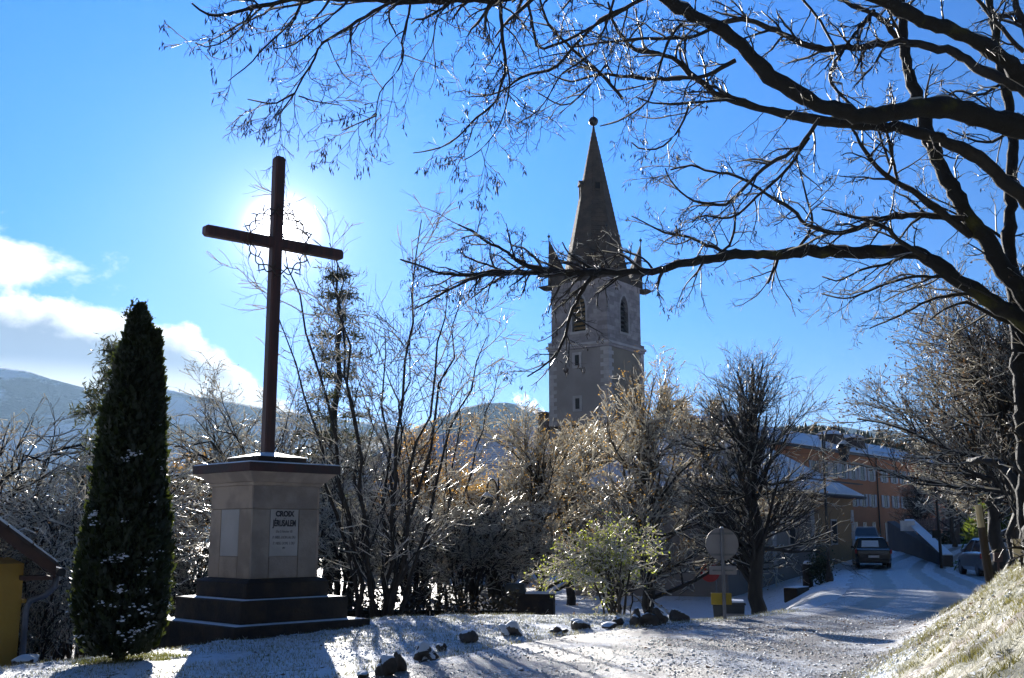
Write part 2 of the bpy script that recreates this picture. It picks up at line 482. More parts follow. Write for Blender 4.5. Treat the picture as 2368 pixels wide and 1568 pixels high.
RZ = gz(RP[..., 0], RP[..., 1]) + 0.012 + 0.02 * fbm(RP[..., 0] * 2.2, RP[..., 1] * 2.2, 9, 3) - edge
idx = np.arange(RZ.size).reshape(RZ.shape)
F = np.stack([idx[:-1, :-1], idx[:-1, 1:], idx[1:, 1:], idx[1:, :-1]], -1).reshape(-1, 4)
road = np_mesh('road', np.dstack([RP, RZ]).reshape(-1, 3), F, road_mat())
ln = np.concatenate([[0], np.cumsum(np.linalg.norm(np.diff(C, axis=0), axis=1))])
for nm, arr in (('across', np.broadcast_to(us[None], RZ.shape)), ('along', np.broadcast_to(ln[:, None], RZ.shape))):
    q = road.data.attributes.new(nm, 'FLOAT', 'POINT'); q.data.foreach_set('value', np.ascontiguousarray(arr, dtype=np.float32).ravel())
tag(road, 'snow covered village street with wheel tracks and gritty patches', None, None, 'structure')

# grass blades standing through the snow
def blades(n, x0, x1, y0, y1, keep, h0, h1):
    x = rng.uniform(x0, x1, n); y = rng.uniform(y0, y1, n)
    k = keep(x, y) & (road_dist(x, y) > ROAD_HALF - 0.3)
    x, y = x[k], y[k]; n = len(x)
    z = gz(x, y) + ground_noise(x, y)
    h = rng.uniform(h0, h1, n); a = rng.uniform(0, 2 * pi, n); w = rng.uniform(0.003, 0.007, n)
    lean = rng.normal(0, 0.55, (n, 2)) * h[:, None]
    b = np.stack([x, y, z - 0.01], 1); d = np.stack([np.cos(a) * w, np.sin(a) * w, 0 * w], 1)
    tip = b + np.stack([lean[:, 0], lean[:, 1], h], 1)
    return np.stack([b - d, b + d, tip], 1).reshape(-1, 3)
M['blade'] = mat('blade', (0.13, 0.125, 0.035), 0.5, (0.25, 0.21, 0.085), 3.0, transl=0.4, tcol=(0.36, 0.33, 0.09))
M['blade_frost'] = mat('blade_frost', (0.75, 0.76, 0.74), 0.35, (0.45, 0.43, 0.30), 4.0, transl=0.45)
V1 = blades(110000, -9, 8, 11.0, 23.5, lambda x, y: vnoise(x * 1.3, y * 1.3, 21) > 0.25, 0.02, 0.07)
V2 = blades(110000, 1.5, 10, 5.5, 20.0, lambda x, y: (x > 4.2 + (y - 12.5) * 0.43) & (x < .62 * y) & (vnoise(x * 2.1, y * 2.1, 33) + .5 * vnoise(x * 6, y * 6, 34) > .72), 0.015, 0.055)
# tussocks along the bank, longest on its brow
nt0 = 230; tx0 = rng.uniform(2, 9, 4000); ty0 = rng.uniform(6, 19.5, 4000)
kk = (tx0 > 4.35 + (ty0 - 12.5) * .43) & (tx0 < .58 * ty0) & (vnoise(tx0 * 1.1, ty0 * 1.1, 71) > .45)
tx0, ty0 = np.repeat(tx0[kk][:nt0], 46), np.repeat(ty0[kk][:nt0], 46)
tx0 = tx0 + rng.normal(size=len(tx0)) * .045; ty0 = ty0 + rng.normal(size=len(ty0)) * .045
hh0 = rng.uniform(.03, .10, len(tx0)); b0 = np.stack([tx0, ty0, gz(tx0, ty0) + ground_noise(tx0, ty0) - .01], 1)
an0 = rng.uniform(0, 2 * pi, len(tx0)); d0 = np.stack([np.cos(an0), np.sin(an0), 0 * an0], 1) * .005
V3 = np.stack([b0 - d0, b0 + d0, b0 + np.stack([rng.normal(size=len(tx0)) * .5 * hh0, rng.normal(size=len(tx0)) * .5 * hh0, hh0], 1)], 1).reshape(-1, 3)
n3 = len(V3) // 3 // 2 * 3
Vg = np.vstack([V3[:n3], V1[: len(V1) // 3 // 2 * 3], V2[: len(V2) // 3 // 2 * 3]]); Vf = np.vstack([V3[n3:], V1[len(V1) // 3 // 2 * 3:], V2[len(V2) // 3 // 2 * 3:]])
for nm, V, mm, lb in (('grass', Vg, 'blade', 'short yellow green grass blades poking through the snow'), ('frosted_grass', Vf, 'blade_frost', 'frosted white grass blades on the snowy lawn')):
    tag(np_mesh(nm, V, np.arange(len(V)).reshape(-1, 3), M[mm]), lb, None, None, 'stuff')
ag = rng.uniform(0, 2 * pi, 5000); rg_ = 1.25 * np.sqrt(rng.random(5000))
Vt = blades(5000, -6.2, -4.4, 14.5, 15.8, lambda x, y: (np.hypot((x + 5.15) / .75, (y - 15.1) / .5) < .7 + .6 * vnoise(x * 5, y * 5, 2)), 0.03, 0.08)
M['blade_green'] = mat('blade_green', (0.07, 0.08, 0.018), 0.45, (0.15, 0.14, 0.03), 3.0, transl=0.4, tcol=(0.26, 0.27, 0.05))
tag(np_mesh('grass_tuft', Vt, np.arange(len(Vt)).reshape(-1, 3), M['blade_green']), 'green grass sheltered from snow under the conifer column', None, None, 'stuff')
# loose grit on the lane and little frozen clods of snow
def clods(x, y, z, r0, r1, flat=.7):
    n = len(x); T0 = np.array([[1, 1, 1], [-1, -1, 1], [-1, 1, -1], [1, -1, -1]]) / 1.73
    q = rng.normal(size=(n, 4)); q /= np.linalg.norm(q, axis=1, keepdims=True); w, a, b, c = q.T
    Rm = np.stack([1 - 2 * (b * b + c * c), 2 * (a * b - c * w), 2 * (a * c + b * w), 2 * (a * b + c * w), 1 - 2 * (a * a + c * c), 2 * (b * c - a * w), 2 * (a * c - b * w), 2 * (b * c + a * w), 1 - 2 * (a * a + b * b)], 1).reshape(-1, 3, 3)
    V = np.einsum('nij,kj->nki', Rm, T0) * (r0 + (r1 - r0) * rng.random(n) ** 2.5)[:, None, None] * (.7 + .6 * rng.random((n, 4, 1)))
    V[..., 2] *= flat
    V += np.stack([x, y, z], 1)[:, None]
    F = (np.arange(n) * 4)[:, None, None] + np.array([[0, 1, 2], [0, 3, 1], [0, 2, 3], [1, 3, 2]])[None]
    return V.reshape(-1, 3), F.reshape(-1, 3)
x = rng.uniform(-4, 7.5, 60000); y = rng.uniform(10.2, 21.5, 60000)
k = (road_dist(x, y) < ROAD_HALF - .15) & (vnoise(x * .8, y * .8, 61) + .6 * rng.random(len(x)) > .72)
x, y = x[k], y[k]; h = len(x) // 2
M['grit'] = mat('grit', (0.10, 0.082, 0.062), 0.5, (0.28, 0.225, 0.165), 3.0)
h2 = h; V, F = clods(x[:h2], y[:h2], gz(x[:h2], y[:h2]) + .014, .006, .018, .55)
tag(np_mesh('gravel', V, F, M['grit'], smooth=False), 'loose dark grit strewn over the snowy lane', None, None, 'stuff')
xl = rng.uniform(-9, 5.5, 30000); yl = rng.uniform(11, 21.5, 30000)
k = (road_dist(xl, yl) > ROAD_HALF - .2) & (vnoise(xl * 1.7, yl * 1.7, 64) > .35)
x2, y2 = np.concatenate([x[h:h + h // 2], xl[k]]), np.concatenate([y[h:h + h // 2], yl[k]])
z2 = gz(x2, y2) + np.where(road_dist(x2, y2) < ROAD_HALF - .15, .016, ground_noise(x2, y2) + .006)
V, F = clods(x2, y2, z2, .007, .032)
tag(np_mesh('snow_clods', V, F, M['snow'], smooth=False), 'small frozen clods of snow scattered on lane and lawn', None, None, 'stuff')
# fallen leaves scattered over the snow
n = 420
lx = np.concatenate([rng.uniform(-8, 4, n // 2), rng.uniform(4.5, 8.5, n - n // 2)]); ly = rng.uniform(11.5, 20, n)
lz = gz(lx, ly) + 0.03; a = rng.uniform(0, 2 * pi, n); r = rng.uniform(0.02, 0.05, n)
q = [np.stack([lx + r * s * np.cos(a + b), ly + r * s * np.sin(a + b), lz + rng.uniform(0, 0.03, n)], 1) for b, s in ((0, 1), (1.2, .6), (pi, .8), (4.7, .6))]
tag(np_mesh('fallen_leaves', np.stack(q, 1).reshape(-1, 3), np.arange(4 * n).reshape(-1, 4), M['leaf_dead']), 'brown and orange fallen leaves scattered on the snow', None, None, 'stuff')

# ------------------------------------------------------------------ hills
def hill_mat(name, wood, snowy, sc, lo, hi):
    m = bpy.data.materials.new(name); m.use_nodes = True
    T = NT(m.node_tree); T.n.clear()
    g = T.new('ShaderNodeNewGeometry'); pos = g.outputs['Position']
    mp = T.new('ShaderNodeMapping'); mp.inputs['Scale'].default_value = (1, 1, 2.6); T.l.new(pos, mp.inputs[0])
    n = T.noise(mp.outputs[0], sc, 6.0, 0.62); n2 = T.noise(pos, sc * 9, 4.0, 0.7)
    f = T.smooth(T.math('ADD', n, T.math('MULTIPLY', T.math('SUBTRACT', n2, 0.5), 0.22)), lo, hi)
    colr = T.mixc(f, T.mixc(n2, wood, tuple(c * 1.7 for c in wood)), snowy)
    bs = T.new('ShaderNodeBsdfPrincipled'); bs.inputs['Roughness'].default_value = 0.85
    T.l.new(colr, bs.inputs['Base Color'])
    b = T.new('ShaderNodeBump'); b.inputs['Strength'].default_value = 1.0; b.inputs['Distance'].default_value = 8.0
    T.put(b.inputs['Height'], n2); T.l.new(b.outputs[0], bs.inputs['Normal'])
    o = T.new('ShaderNodeOutputMaterial'); T.l.new(bs.outputs[0], o.inputs[0])
    return m
def hill(name, label, ridge, Y, depth, m, seed, rough=1.0, fall=0.55, nx=150, ny=46, back=False):
    """ridge: photo positions of the skyline; the hill rises from the valley to that line and falls away behind it"""
    R = np.array([at(px, py, Y) for px, py in ridge])
    x = np.linspace(R[0, 0], R[-1, 0], nx)
    zr = np.interp(x, R[:, 0], R[:, 2])
    t = np.linspace(0, 1.5, ny)
    X, Tt = np.meshgrid(x, t)
    Yy = Y - depth + depth * Tt
    prof = np.where(Tt < 1, np.sin(np.clip(Tt, 0, 1) * pi / 2) ** fall * 1.0, 1 - 0.8 * (Tt - 1) ** 1.0)
    Z = -30 + (zr[None] + 30) * np.where(Tt < 1, Tt ** fall, prof)
    amp = depth * 0.035 * rough
    Z = Z + amp * fbm(X / depth * 5, Yy / depth * 5, seed, 5, 0.55) * np.clip(Tt * 1.4, 0, 1) * np.where(np.abs(Tt - 1) < 0.12, 0.45, 1)
    idx = np.arange(X.size).reshape(X.shape)
    F = np.stack([idx[:-1, :-1], idx[:-1, 1:], idx[1:, 1:], idx[1:, :-1]], -1).reshape(-1, 4)
    if back: Yy = -Yy; F = F[:, ::-1]
    o = np_mesh(name, np.stack([X, Yy, Z], -1).reshape(-1, 3), F, m)
    return tag(o, label, None, None, 'structure')
hm1 = hill_mat('hill_pasture', (0.030, 0.030, 0.030), (0.72, 0.76, 0.84), 0.0045, 0.44, 0.56)
hm2 = hill_mat('hill_wood', (0.026, 0.028, 0.026), (0.5, 0.54, 0.62), 0.006, 0.60, 0.78)
hill('hill', 'snowy far mountain ridge above the conifer column at left', [(-900, 700), (-500, 760), (-200, 820), (0, 848), (60, 858), (120, 880), (200, 898), (300, 903), (390, 900), (470, 918), (560, 935), (700, 958), (900, 985), (1100, 1010), (1300, 1060)], 2600, 800, hm1, 31, 0.9, 0.85)
hill('hill', 'dark rounded wooded hill just left of the church tower', [(700, 1080), (900, 1010), (1010, 968), (1075, 942), (1120, 932), (1170, 930), (1220, 938), (1270, 952), (1400, 975), (1600, 1020), (1750, 1060)], 1900, 480, hm2, 47, 0.7, 0.85)
hill('hill', 'blue wooded hills beyond the roof of the long orange building', [(1500, 1010), (1650, 985), (1800, 985), (1900, 985), (1960, 990), (2000, 998), (2040, 992), (2080, 1000), (2140, 1020), (2300, 1030), (2600, 1010), (3000, 960)], 2100, 520, hm2, 53, 0.7, 0.85)

hill('hill', 'added wooded hill behind the viewpoint, blocking sky light', [(-2600, 500), (-1200, 380), (0, 330), (1200, 300), (2400, 340), (3600, 420), (5000, 560)], 300, 240, hm2, 71, .6, .8, 60, 30, True)  # unseen hill put in behind the camera to cut the sky fill
# the winter air between here and the hills
hz = bpy.data.materials.new('haze'); hz.use_nodes = True
T = NT(hz.node_tree); T.n.clear()
pv = T.new('ShaderNodeVolumePrincipled')
pv.inputs['Color'].default_value = (0.45, 0.70, 1.0, 1)
pv.inputs['Density'].default_value = 0.00008
pv.inputs['Anisotropy'].default_value = 0.35
o = T.new('ShaderNodeOutputMaterial'); T.l.new(pv.outputs[0], o.inputs['Volume'])
hb = MB().box(-7200, 7200, -2700, 7200, -60, 620).build('haze', hz)
tag(hb, 'thin pale blue winter air filling the valley', None, None, 'stuff')
# ------------------------------------------------------------------ monument and cross
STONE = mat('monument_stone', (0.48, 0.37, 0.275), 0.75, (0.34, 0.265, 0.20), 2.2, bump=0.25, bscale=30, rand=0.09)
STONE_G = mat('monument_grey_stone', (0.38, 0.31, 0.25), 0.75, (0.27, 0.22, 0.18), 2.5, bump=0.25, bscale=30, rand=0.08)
PLAQUE = mat('plaque_marble', (0.50, 0.46, 0.42), 0.5, (0.42, 0.385, 0.35), 1.8, bump=0.06, bscale=30)
DARKSTONE = mat('base_stone', (0.024, 0.019, 0.016), 0.8, (0.055, 0.036, 0.022), 3.0, bump=0.5, bscale=14)
REDSTONE = mat('slab_stone', (0.085, 0.038, 0.032), 0.75, (0.055, 0.04, 0.038), 2.5, bump=0.4, bscale=16)
MC = (-4.35, 19.3); MR = radians(45.5)
mon = thing('monument', 'square stone pedestal with inscribed plaque carrying the tall cross', 'monument', (MC[0], MC[1], 0), MR)
def nz(py, half):       # height of a level seen at the near corner of a square of that half size
    return zat(py, MC[1] - half * 1.414)
zs = dict(s1=nz(1452, 1.34), s2=nz(1391, 1.06), pl=nz(1340, 0.80), sh=nz(1122, 0.675), co=nz(1088, 0.9), sl=nz(1067, 0.93), cap=nz(1053, 0.52))
E_ = 0.002
def sq(name, h, z0, z1, m, bevel=0.012, h1=None):
    return MB().frustum(h, h, z0, h if h1 is None else h1, h if h1 is None else h1, z1).build(name, m, mon, bevel=bevel)
sq('lower_step', 1.34, -0.6, zs['s1'], DARKSTONE, 0.02)
sq('upper_step', 1.06, zs['s1'] - .05, zs['s2'], DARKSTONE, 0.02)
sq('plinth', 0.815, zs['s2'] - .05, zs['pl'] - 0.06, DARKSTONE, 0.02)
MB().frustum(0.815, 0.815, zs['pl'] - 0.06, 0.70, 0.70, zs['pl']).build('plinth_moulding', DARKSTONE, mon)
# shaft: each face is a frieze course over two corner blocks, a plaque and the block beneath it
core = sq('core', 0.655, zs['pl'] - .02, zs['sh'], STONE_G, 0)
zf = nz(1176, 0.675); zp = nz(1288, 0.675); h = 0.675
xa, xb_ = -0.33, 0.25
for k in range(4):
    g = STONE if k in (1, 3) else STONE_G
    def face(name, x0, x1, z0, z1, m, proud=0.0, th=0.05, kk=k):
        b = MB().box(x0, x1, -h - proud, -h + th, z0, z1)
        a = -kk * pi / 2; c, q = cos(a), sin(a)
        b.v = [(x * c - y * q, x * q + y * c, z) for x, y, z in b.v]
        return b.build(name, m, mon, bevel=0.006)
    e = 0.006
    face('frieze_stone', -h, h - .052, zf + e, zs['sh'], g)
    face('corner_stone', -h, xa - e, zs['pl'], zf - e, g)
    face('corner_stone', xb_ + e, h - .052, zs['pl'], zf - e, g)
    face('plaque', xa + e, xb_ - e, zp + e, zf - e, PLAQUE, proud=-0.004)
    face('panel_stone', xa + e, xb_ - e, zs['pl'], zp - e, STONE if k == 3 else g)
# cornice: ovolo flare, slab, sloping cap
mb = MB()
prof = [(0.675, zs['sh']), (0.70, zs['sh'] + .015), (0.70, zs['sh'] + .06), (0.74, zs['sh'] + .075), (0.80, zs['sh'] + .15), (0.865, zs['co'] - .02), (0.875, zs['co'])]
mb.rings([[(a * r, b * r, z) for a, b in ((-1, -1), (1, -1), (1, 1), (-1, 1))] for r, z in prof])
mb.build('cornice', STONE, mon)
sq('slab', 0.93, zs['co'], zs['sl'], REDSTONE, 0.01)
sq('cap', 0.50, zs['sl'], zs['cap'], DARKSTONE, 0.008)
MB().frustum(0.515, 0.515, zs['cap'], 0.11, 0.11, zs['cap'] + 0.10).build('cap_slope', M['snow'], mon)
MB().frustum(0.92, 0.92, zs['sl'] + .002, 0.90, 0.90, zs['sl'] + .022).build('snow_cover', M['snow'], mon)
for hh, zz in ((1.05, zs['s2']), (1.33, zs['s1'])):
    MB().frustum(hh - .05, hh - .05, zz + .002, hh - .12, hh - .12, zz + .012).build('snow_cover', M['snow'], mon)
INK = mat('inscription_ink', (0.028, 0.026, 0.030), 0.7, (0.05, 0.045, 0.045), 30.0)
INK2 = mat('faded_ink', (0.20, 0.19, 0.20), 0.7, (0.30, 0.28, 0.27), 40.0)
def text(body, size, x, z, m, parent, squeeze=1.0, y=-h - 0.001, bold=0.0):
    c = bpy.data.curves.new('inscription', 'FONT')
    c.body = body; c.size = size; c.align_x = 'CENTER'; c.align_y = 'CENTER'; c.extrude = 0.002; c.offset = bold
    c.materials.append(m)
    o = bpy.data.objects.new('inscription', c); COL.objects.link(o); o.parent = parent
    o.location = (x, y, z); o.rotation_euler = (pi / 2, 0, 0); o.scale = (squeeze, 1, 1)
    bpy.context.view_layer.update()
    me = bpy.data.meshes.new_from_object(o.evaluated_get(bpy.context.evaluated_depsgraph_get()))
    w = bpy.data.objects.new('inscription', me); COL.objects.link(w); w.parent = parent
    w.location, w.rotation_euler, w.scale = o.location, o.rotation_euler, o.scale
    bpy.data.objects.remove(o)
    return w
pcx = (xa + xb_) / 2; ph = zf - zp
text('CROIX', 0.125, pcx, zf - ph * 0.105, INK, mon, 0.95, bold=0.006)
text('DE', 0.03, pcx, zf - ph * 0.20, INK2, mon)
text('JÉRUSALEM', 0.150, pcx, zf - ph * 0.305, INK, mon, 0.62, bold=0.004)
for i, (t_, q) in enumerate((('Du 2 Février 18', .475), ('P. MISS. DOM. N. DU', .60), ('P. MISS. DOM. I. DU', .725), ('1887', .82))):
    text(t_, 0.068 if i < 3 else .04, pcx, zf - ph * q, INK2, mon, 0.75)

WOOD = mat('cross_wood', (0.085, 0.034, 0.028), 0.55, (0.05, 0.026, 0.024), 4.0, bump=0.25, bscale=14, stretch=(3, 3, .4))
cr = thing('cross', 'tall dark red wooden cross with thorn crown against the sun', 'cross', (MC[0], MC[1], zs['cap'] + .09), radians(40))
ztop = zat(364, 19.3) - (zs['cap'] + .09); zarm = zat(563, 19.3) - (zs['cap'] + .09)
def beam8(p0, p1, w, ch):
    """chamfered square beam with pointed ends"""
    ax = (Vector(p1) - Vector(p0)); L = ax.length; ax.normalize()
    u = Vector((0, 1, 0)); v = ax.cross(u)
    prof = [(w, w - ch), (w - ch, w), (-(w - ch), w), (-w, w - ch), (-w, -(w - ch)), (-(w - ch), -w), (w - ch, -w), (w, -(w - ch))]
    rs = []
    for t, s in ((0, .72), (ch * 1.6, 1), (L - ch * 1.6, 1), (L, .72)):
        rs.append([tuple(Vector(p0) + ax * t + u * (a * s) + v * (b * s)) for a, b in prof])
    return MB().rings(rs)
beam8((0, 0, -.05), (0, 0, ztop), 0.100, 0.028).build('post', WOOD, cr)
beam8((-1.40, 0, zarm), (1.40, 0, zarm), 0.097, 0.028).build('cross_beam', WOOD, cr)
IRON = mat('crown_iron', (0.05, 0.045, 0.042), 0.5, (0.09, 0.06, 0.04), 12.0, metal=0.4)
mb = MB()
for s, ph0 in ((0.0, 0.0), (0.5, pi)):
    pts = []
    for i in range(97):
        a = 2 * pi * i / 96
        r = 0.565 + 0.062 * cos(8 * a + ph0); pts.append((r * cos(a), -0.125 + 0.035 * sin(8 * a + ph0), zarm + r * sin(a)))
    mb.tube(pts, 0.012, 6, False)
for i in range(30):
    a = 2 * pi * (i + .3) / 30; sg = 1 if i % 3 else -1
    r0 = 0.565 + 0.055 * sg; d = 0.13 * sg; b = a + 0.16 * (1 if i % 2 else -1)
    mb.tube([(r0 * cos(a), -.125, zarm + r0 * sin(a)), ((r0 + d * .5) * cos((a + b) / 2), -.13, zarm + (r0 + d * .5) * sin((a + b) / 2)), ((r0 + d) * cos(b), -.14, zarm + (r0 + d) * sin(b))], [.015, .011, .003], 5)
mb.build('thorn_crown', IRON, cr, smooth=True)

# ------------------------------------------------------------------ church
PLASTER = mat('church_plaster', (0.31, 0.285, 0.28), 0.85, (0.25, 0.23, 0.225), 0.5, bump=0.25, bscale=6)
PLASTER2 = mat('church_plaster_ochre', (0.29, 0.25, 0.20), 0.85, (0.235, 0.205, 0.17), 0.5, bump=0.25, bscale=6)
ASHLAR = mat('ashlar', (0.33, 0.305, 0.315), 0.8, (0.25, 0.23, 0.245), 1.6, bump=0.3, bscale=12, rand=0.22)
QUOIN = mat('quoin_stone', (0.46, 0.44, 0.45), 0.8, (0.38, 0.36, 0.37), 1.6, bump=0.3, bscale=12, rand=0.13)
SPIRE = mat('spire_stone', (0.050, 0.036, 0.030), 0.85, (0.085, 0.06, 0.045), 1.2, bump=0.9, bscale=5)
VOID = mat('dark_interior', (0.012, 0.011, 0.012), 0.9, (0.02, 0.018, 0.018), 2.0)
LOUVRE_LIT = mat('louvre_lit', (0.26, 0.16, 0.05), 0.7, (0.17, 0.10, 0.04), 3.0, rand=0.12)  # tan colour stands in for yellow light showing through the left belfry opening
IRONB = mat('black_iron', (0.018, 0.019, 0.022), 0.45, (0.03, 0.03, 0.034), 9.0, metal=0.3)
CR = radians(54); CC = (6.82, 86.0); HS = 2.75
tw = thing('church_tower', 'tall stone church tower with pointed spire rising behind the trees', 'church tower', (CC[0], CC[1], 0), CR)
YN = CC[1] - HS * (cos(CR) + sin(CR))
z_corn, z_str, z_base = zat(640, YN), zat(786, YN), zat(1000, YN)
hb_ = HS - 0.14
MB().frustum(HS, HS, -3, HS, HS, z_str - .45).build('shaft', PLASTER, tw)
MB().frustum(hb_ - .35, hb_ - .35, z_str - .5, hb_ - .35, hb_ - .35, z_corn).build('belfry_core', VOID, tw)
for k, (pr, z0, z1) in enumerate(((0.10, z_str - .42, z_str - .22), (0.20, z_str - .22, z_str), (0.07, z_str, z_str + .28))):
    MB().frustum(HS + pr, HS + pr, z0, HS + pr, HS + pr, z1).build('string_course', QUOIN if k == 1 else ASHLAR, tw, bevel=.03)
MB().frustum(HS + .12, HS + .12, zat(985, YN), HS + .12, HS + .12, zat(978, YN)).build('ledge', DARKSTONE, tw)
# right-hand face carries a warmer render
MB().box(-HS + .55, HS - .55, -HS - .012, -HS + .1, zat(985, YN) + .3, z_str - .44).build('render_panel', PLASTER2, tw)
# ashlar of the belfry, stone by stone, round the two lancet openings
CH_ = (z_corn - .35 - (z_str + .28)) / 13
win_z0, win_z1, win_w = z_str + 1.0, z_str + 3.95, 0.62
for fi in range(2):
    for r_ in range(13):
        z0 = z_str + .28 + r_ * CH_; z1 = z0 + CH_ - .014
        x = -hb_ + (0.36 if fi == 0 else 0)
        x = -hb_ + 0.002
        cuts = [-hb_ + (.36 if fi else 0)]
        off = 0.0 if r_ % 2 else 0.35
        cur = cuts[0]
        first = True
        while cur < hb_ - .05:
            wdt = (0.62 if first and off else 0.82) + random.uniform(-.12, .16); first = False
            nx_ = min(cur + wdt, hb_)
            if hb_ - nx_ < .3: nx_ = hb_
            segs = [(cur, nx_ - .012)]
            zc = (z0 + z1) / 2
            half = win_w if zc < win_z1 - 1.2 else win_w * math.sqrt(max(0, 1 - ((zc - win_z1 + 1.2) / 1.2) ** 2)) if zc < win_z1 else 0
            if zc > win_z0 and half > 0.05:
                out = []
                for a, b in segs:
                    if b <= -half or a >= half: out.append((a, b)); continue
                    if a < -half - .06: out.append((a, -half))
                    if b > half + .06: out.append((half, b))
                segs = out
            for a, b in segs:
                pr = random.uniform(0, .018)
                if fi: bx_ = MB().box(a, b, -hb_ - pr, -hb_ + .42, z0, z1)
                else:
                    bx_ = MB().box(-hb_ - pr, -hb_ + .42, a, b, z0, z1)
                bx_.build('stone', ASHLAR, tw)
            cur = nx_
for sgn in (0, 1):      # the two faces turned away
    b = MB()
    if sgn: b.box(-hb_, hb_, hb_ - .3, hb_, z_str + .28, z_corn - .35)
    else: b.box(hb_ - .3, hb_, -hb_, hb_ - .31, z_str + .28, z_corn - .35)
    b.build('far_wall', ASHLAR, tw)
# window surrounds (pointed arch), sills and louvres
for fi in range(2):
    def fp(u, d, z, f_=fi):
        return (u, -hb_ - d, z) if f_ else (-hb_ - d, u, z)
    arch = [(-win_w, win_z0), (-win_w, win_z1 - 1.2)] + [(-win_w * math.sqrt(max(0, 1 - t * t)), win_z1 - 1.2 + 1.2 * t) for t in (.3, .6, .8, .93)] + [(0, win_z1 + .05)]
    arch = arch + [(-a, z) for a, z in arch[-2::-1]]
    mb = MB()
    for (a0, q0), (a1, q1) in zip(arch[:-1], arch[1:]):
        s0, s1 = 1 + .16 / win_w * .9, 1 + .16 / win_w * .9
        up0, up1 = (.13 if q0 > win_z1 - 1.0 else 0), (.13 if q1 > win_z1 - 1.0 else 0)
        mb.add([fp(a0, .03, q0), fp(a1, .03, q1), fp(a1 * s1, .03, q1 + up1), fp(a0 * s0, .03, q0 + up0),
                fp(a0, -.32, q0), fp(a1, -.32, q1), fp(a1 * s1, -.05, q1 + up1), fp(a0 * s0, -.05, q0 + up0)],
               [(0, 1, 2, 3), (0, 4, 5, 1), (3, 2, 6, 7), (1, 5, 6, 2), (0, 3, 7, 4)])
    mb.build('window_surround', QUOIN, tw)
    b = MB()
    if fi: b.box(-.85, .85, -hb_ - .08, -hb_ + .2, win_z0 - .2, win_z0 - .012)
    else: b.box(-hb_ - .08, -hb_ + .2, -.85, .85, win_z0 - .2, win_z0 - .012)
    b.build('sill', QUOIN, tw)
    for j in range(7):
        z = win_z0 + .15 + j * .37
        b = MB(); hw = win_w - .03 if z < win_z1 - 1.3 else win_w * .62
        P0 = [fp(-hw, -.10, z), fp(hw, -.10, z), fp(hw, -.30, z + .22), fp(-hw, -.30, z + .22)]
        b.hexa(P0, [(x, y, zz + .03) for x, y, zz in P0])
        b.build('louvre', LOUVRE_LIT if fi == 0 else IRONB, tw)
# quoins of the shaft, long and short
for cx_, cy_ in ((-1, -1), (1, -1), (-1, 1)):
    n = 19; zt, zb = z_str - .44, zat(985, YN) + .3; st = (zt - zb) / n
    for j in range(n):
        lx_, ly_ = (.72, .44) if j % 2 else (.44, .72)
        z0 = zb + j * st
        x0, x1 = (-HS - .03, -HS + lx_) if cx_ < 0 else (HS - lx_, HS + .03)
        y0, y1 = (-HS - .03, -HS + ly_) if cy_ < 0 else (HS - ly_, HS + .03)
        MB().box(x0, x1, y0, y1, z0, z0 + st - .015).build('quoin', QUOIN, tw)
# slit windows on the left face
for py in (830, 931):
    zc = zat(py, YN + 1.0)
    u = 0.1
    f_ = MB().box(-HS - .07, -HS + .02, u - .42, u - .2, zc - .62, zc + .62).box(-HS - .07, -HS + .02, u + .2, u + .42, zc - .62, zc + .62)
    f_.box(-HS - .07, -HS + .02, u - .199, u + .199, zc + .42, zc + .62).box(-HS - .07, -HS + .02, u - .199, u + .199, zc - .62, zc - .42)
    fo = f_.build('window', QUOIN, tw)
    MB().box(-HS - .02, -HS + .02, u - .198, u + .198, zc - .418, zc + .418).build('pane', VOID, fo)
# cornice, corner pinnacles, ledges with railings
MB().frustum(HS - .1, HS - .1, z_corn - .36, HS + .1, HS + .1, z_corn - .02).build('cornice', ASHLAR, tw)
MB().frustum(HS + .05, HS + .05, z_corn - .02, HS + .05, HS + .05, z_corn + .55).build('parapet', SPIRE, tw)
for a, b in ((-1, -1), (1, -1), (1, 1), (-1, 1)):
    zt = z_corn + 3.9
    o_ = (HS + .04)
    base = [(a * o_, b * o_), (a * (o_ - 1.95), b * o_), (a * (o_ - 1.1), b * (o_ - 1.1)), (a * o_, b * (o_ - 1.95))]
    m_ = MB(); m_.add([(x, y, z_corn + .5) for x, y in base] + [(a * (o_ - .05), b * (o_ - .05), zt)], [(0, 1, 4), (1, 2, 4), (2, 3, 4), (3, 0, 4), (3, 2, 1, 0)])
    pn = m_.build('pinnacle', SPIRE, tw)
    MB().lathe([(.04, zt - .15), (.04, zt + .12), (.12, zt + .18), (.12, zt + .30), (.02, zt + .36), (.02, zt + .5)], 8, (a * (o_ - .06), b * (o_ - .06))).build('finial', IRONB, pn)
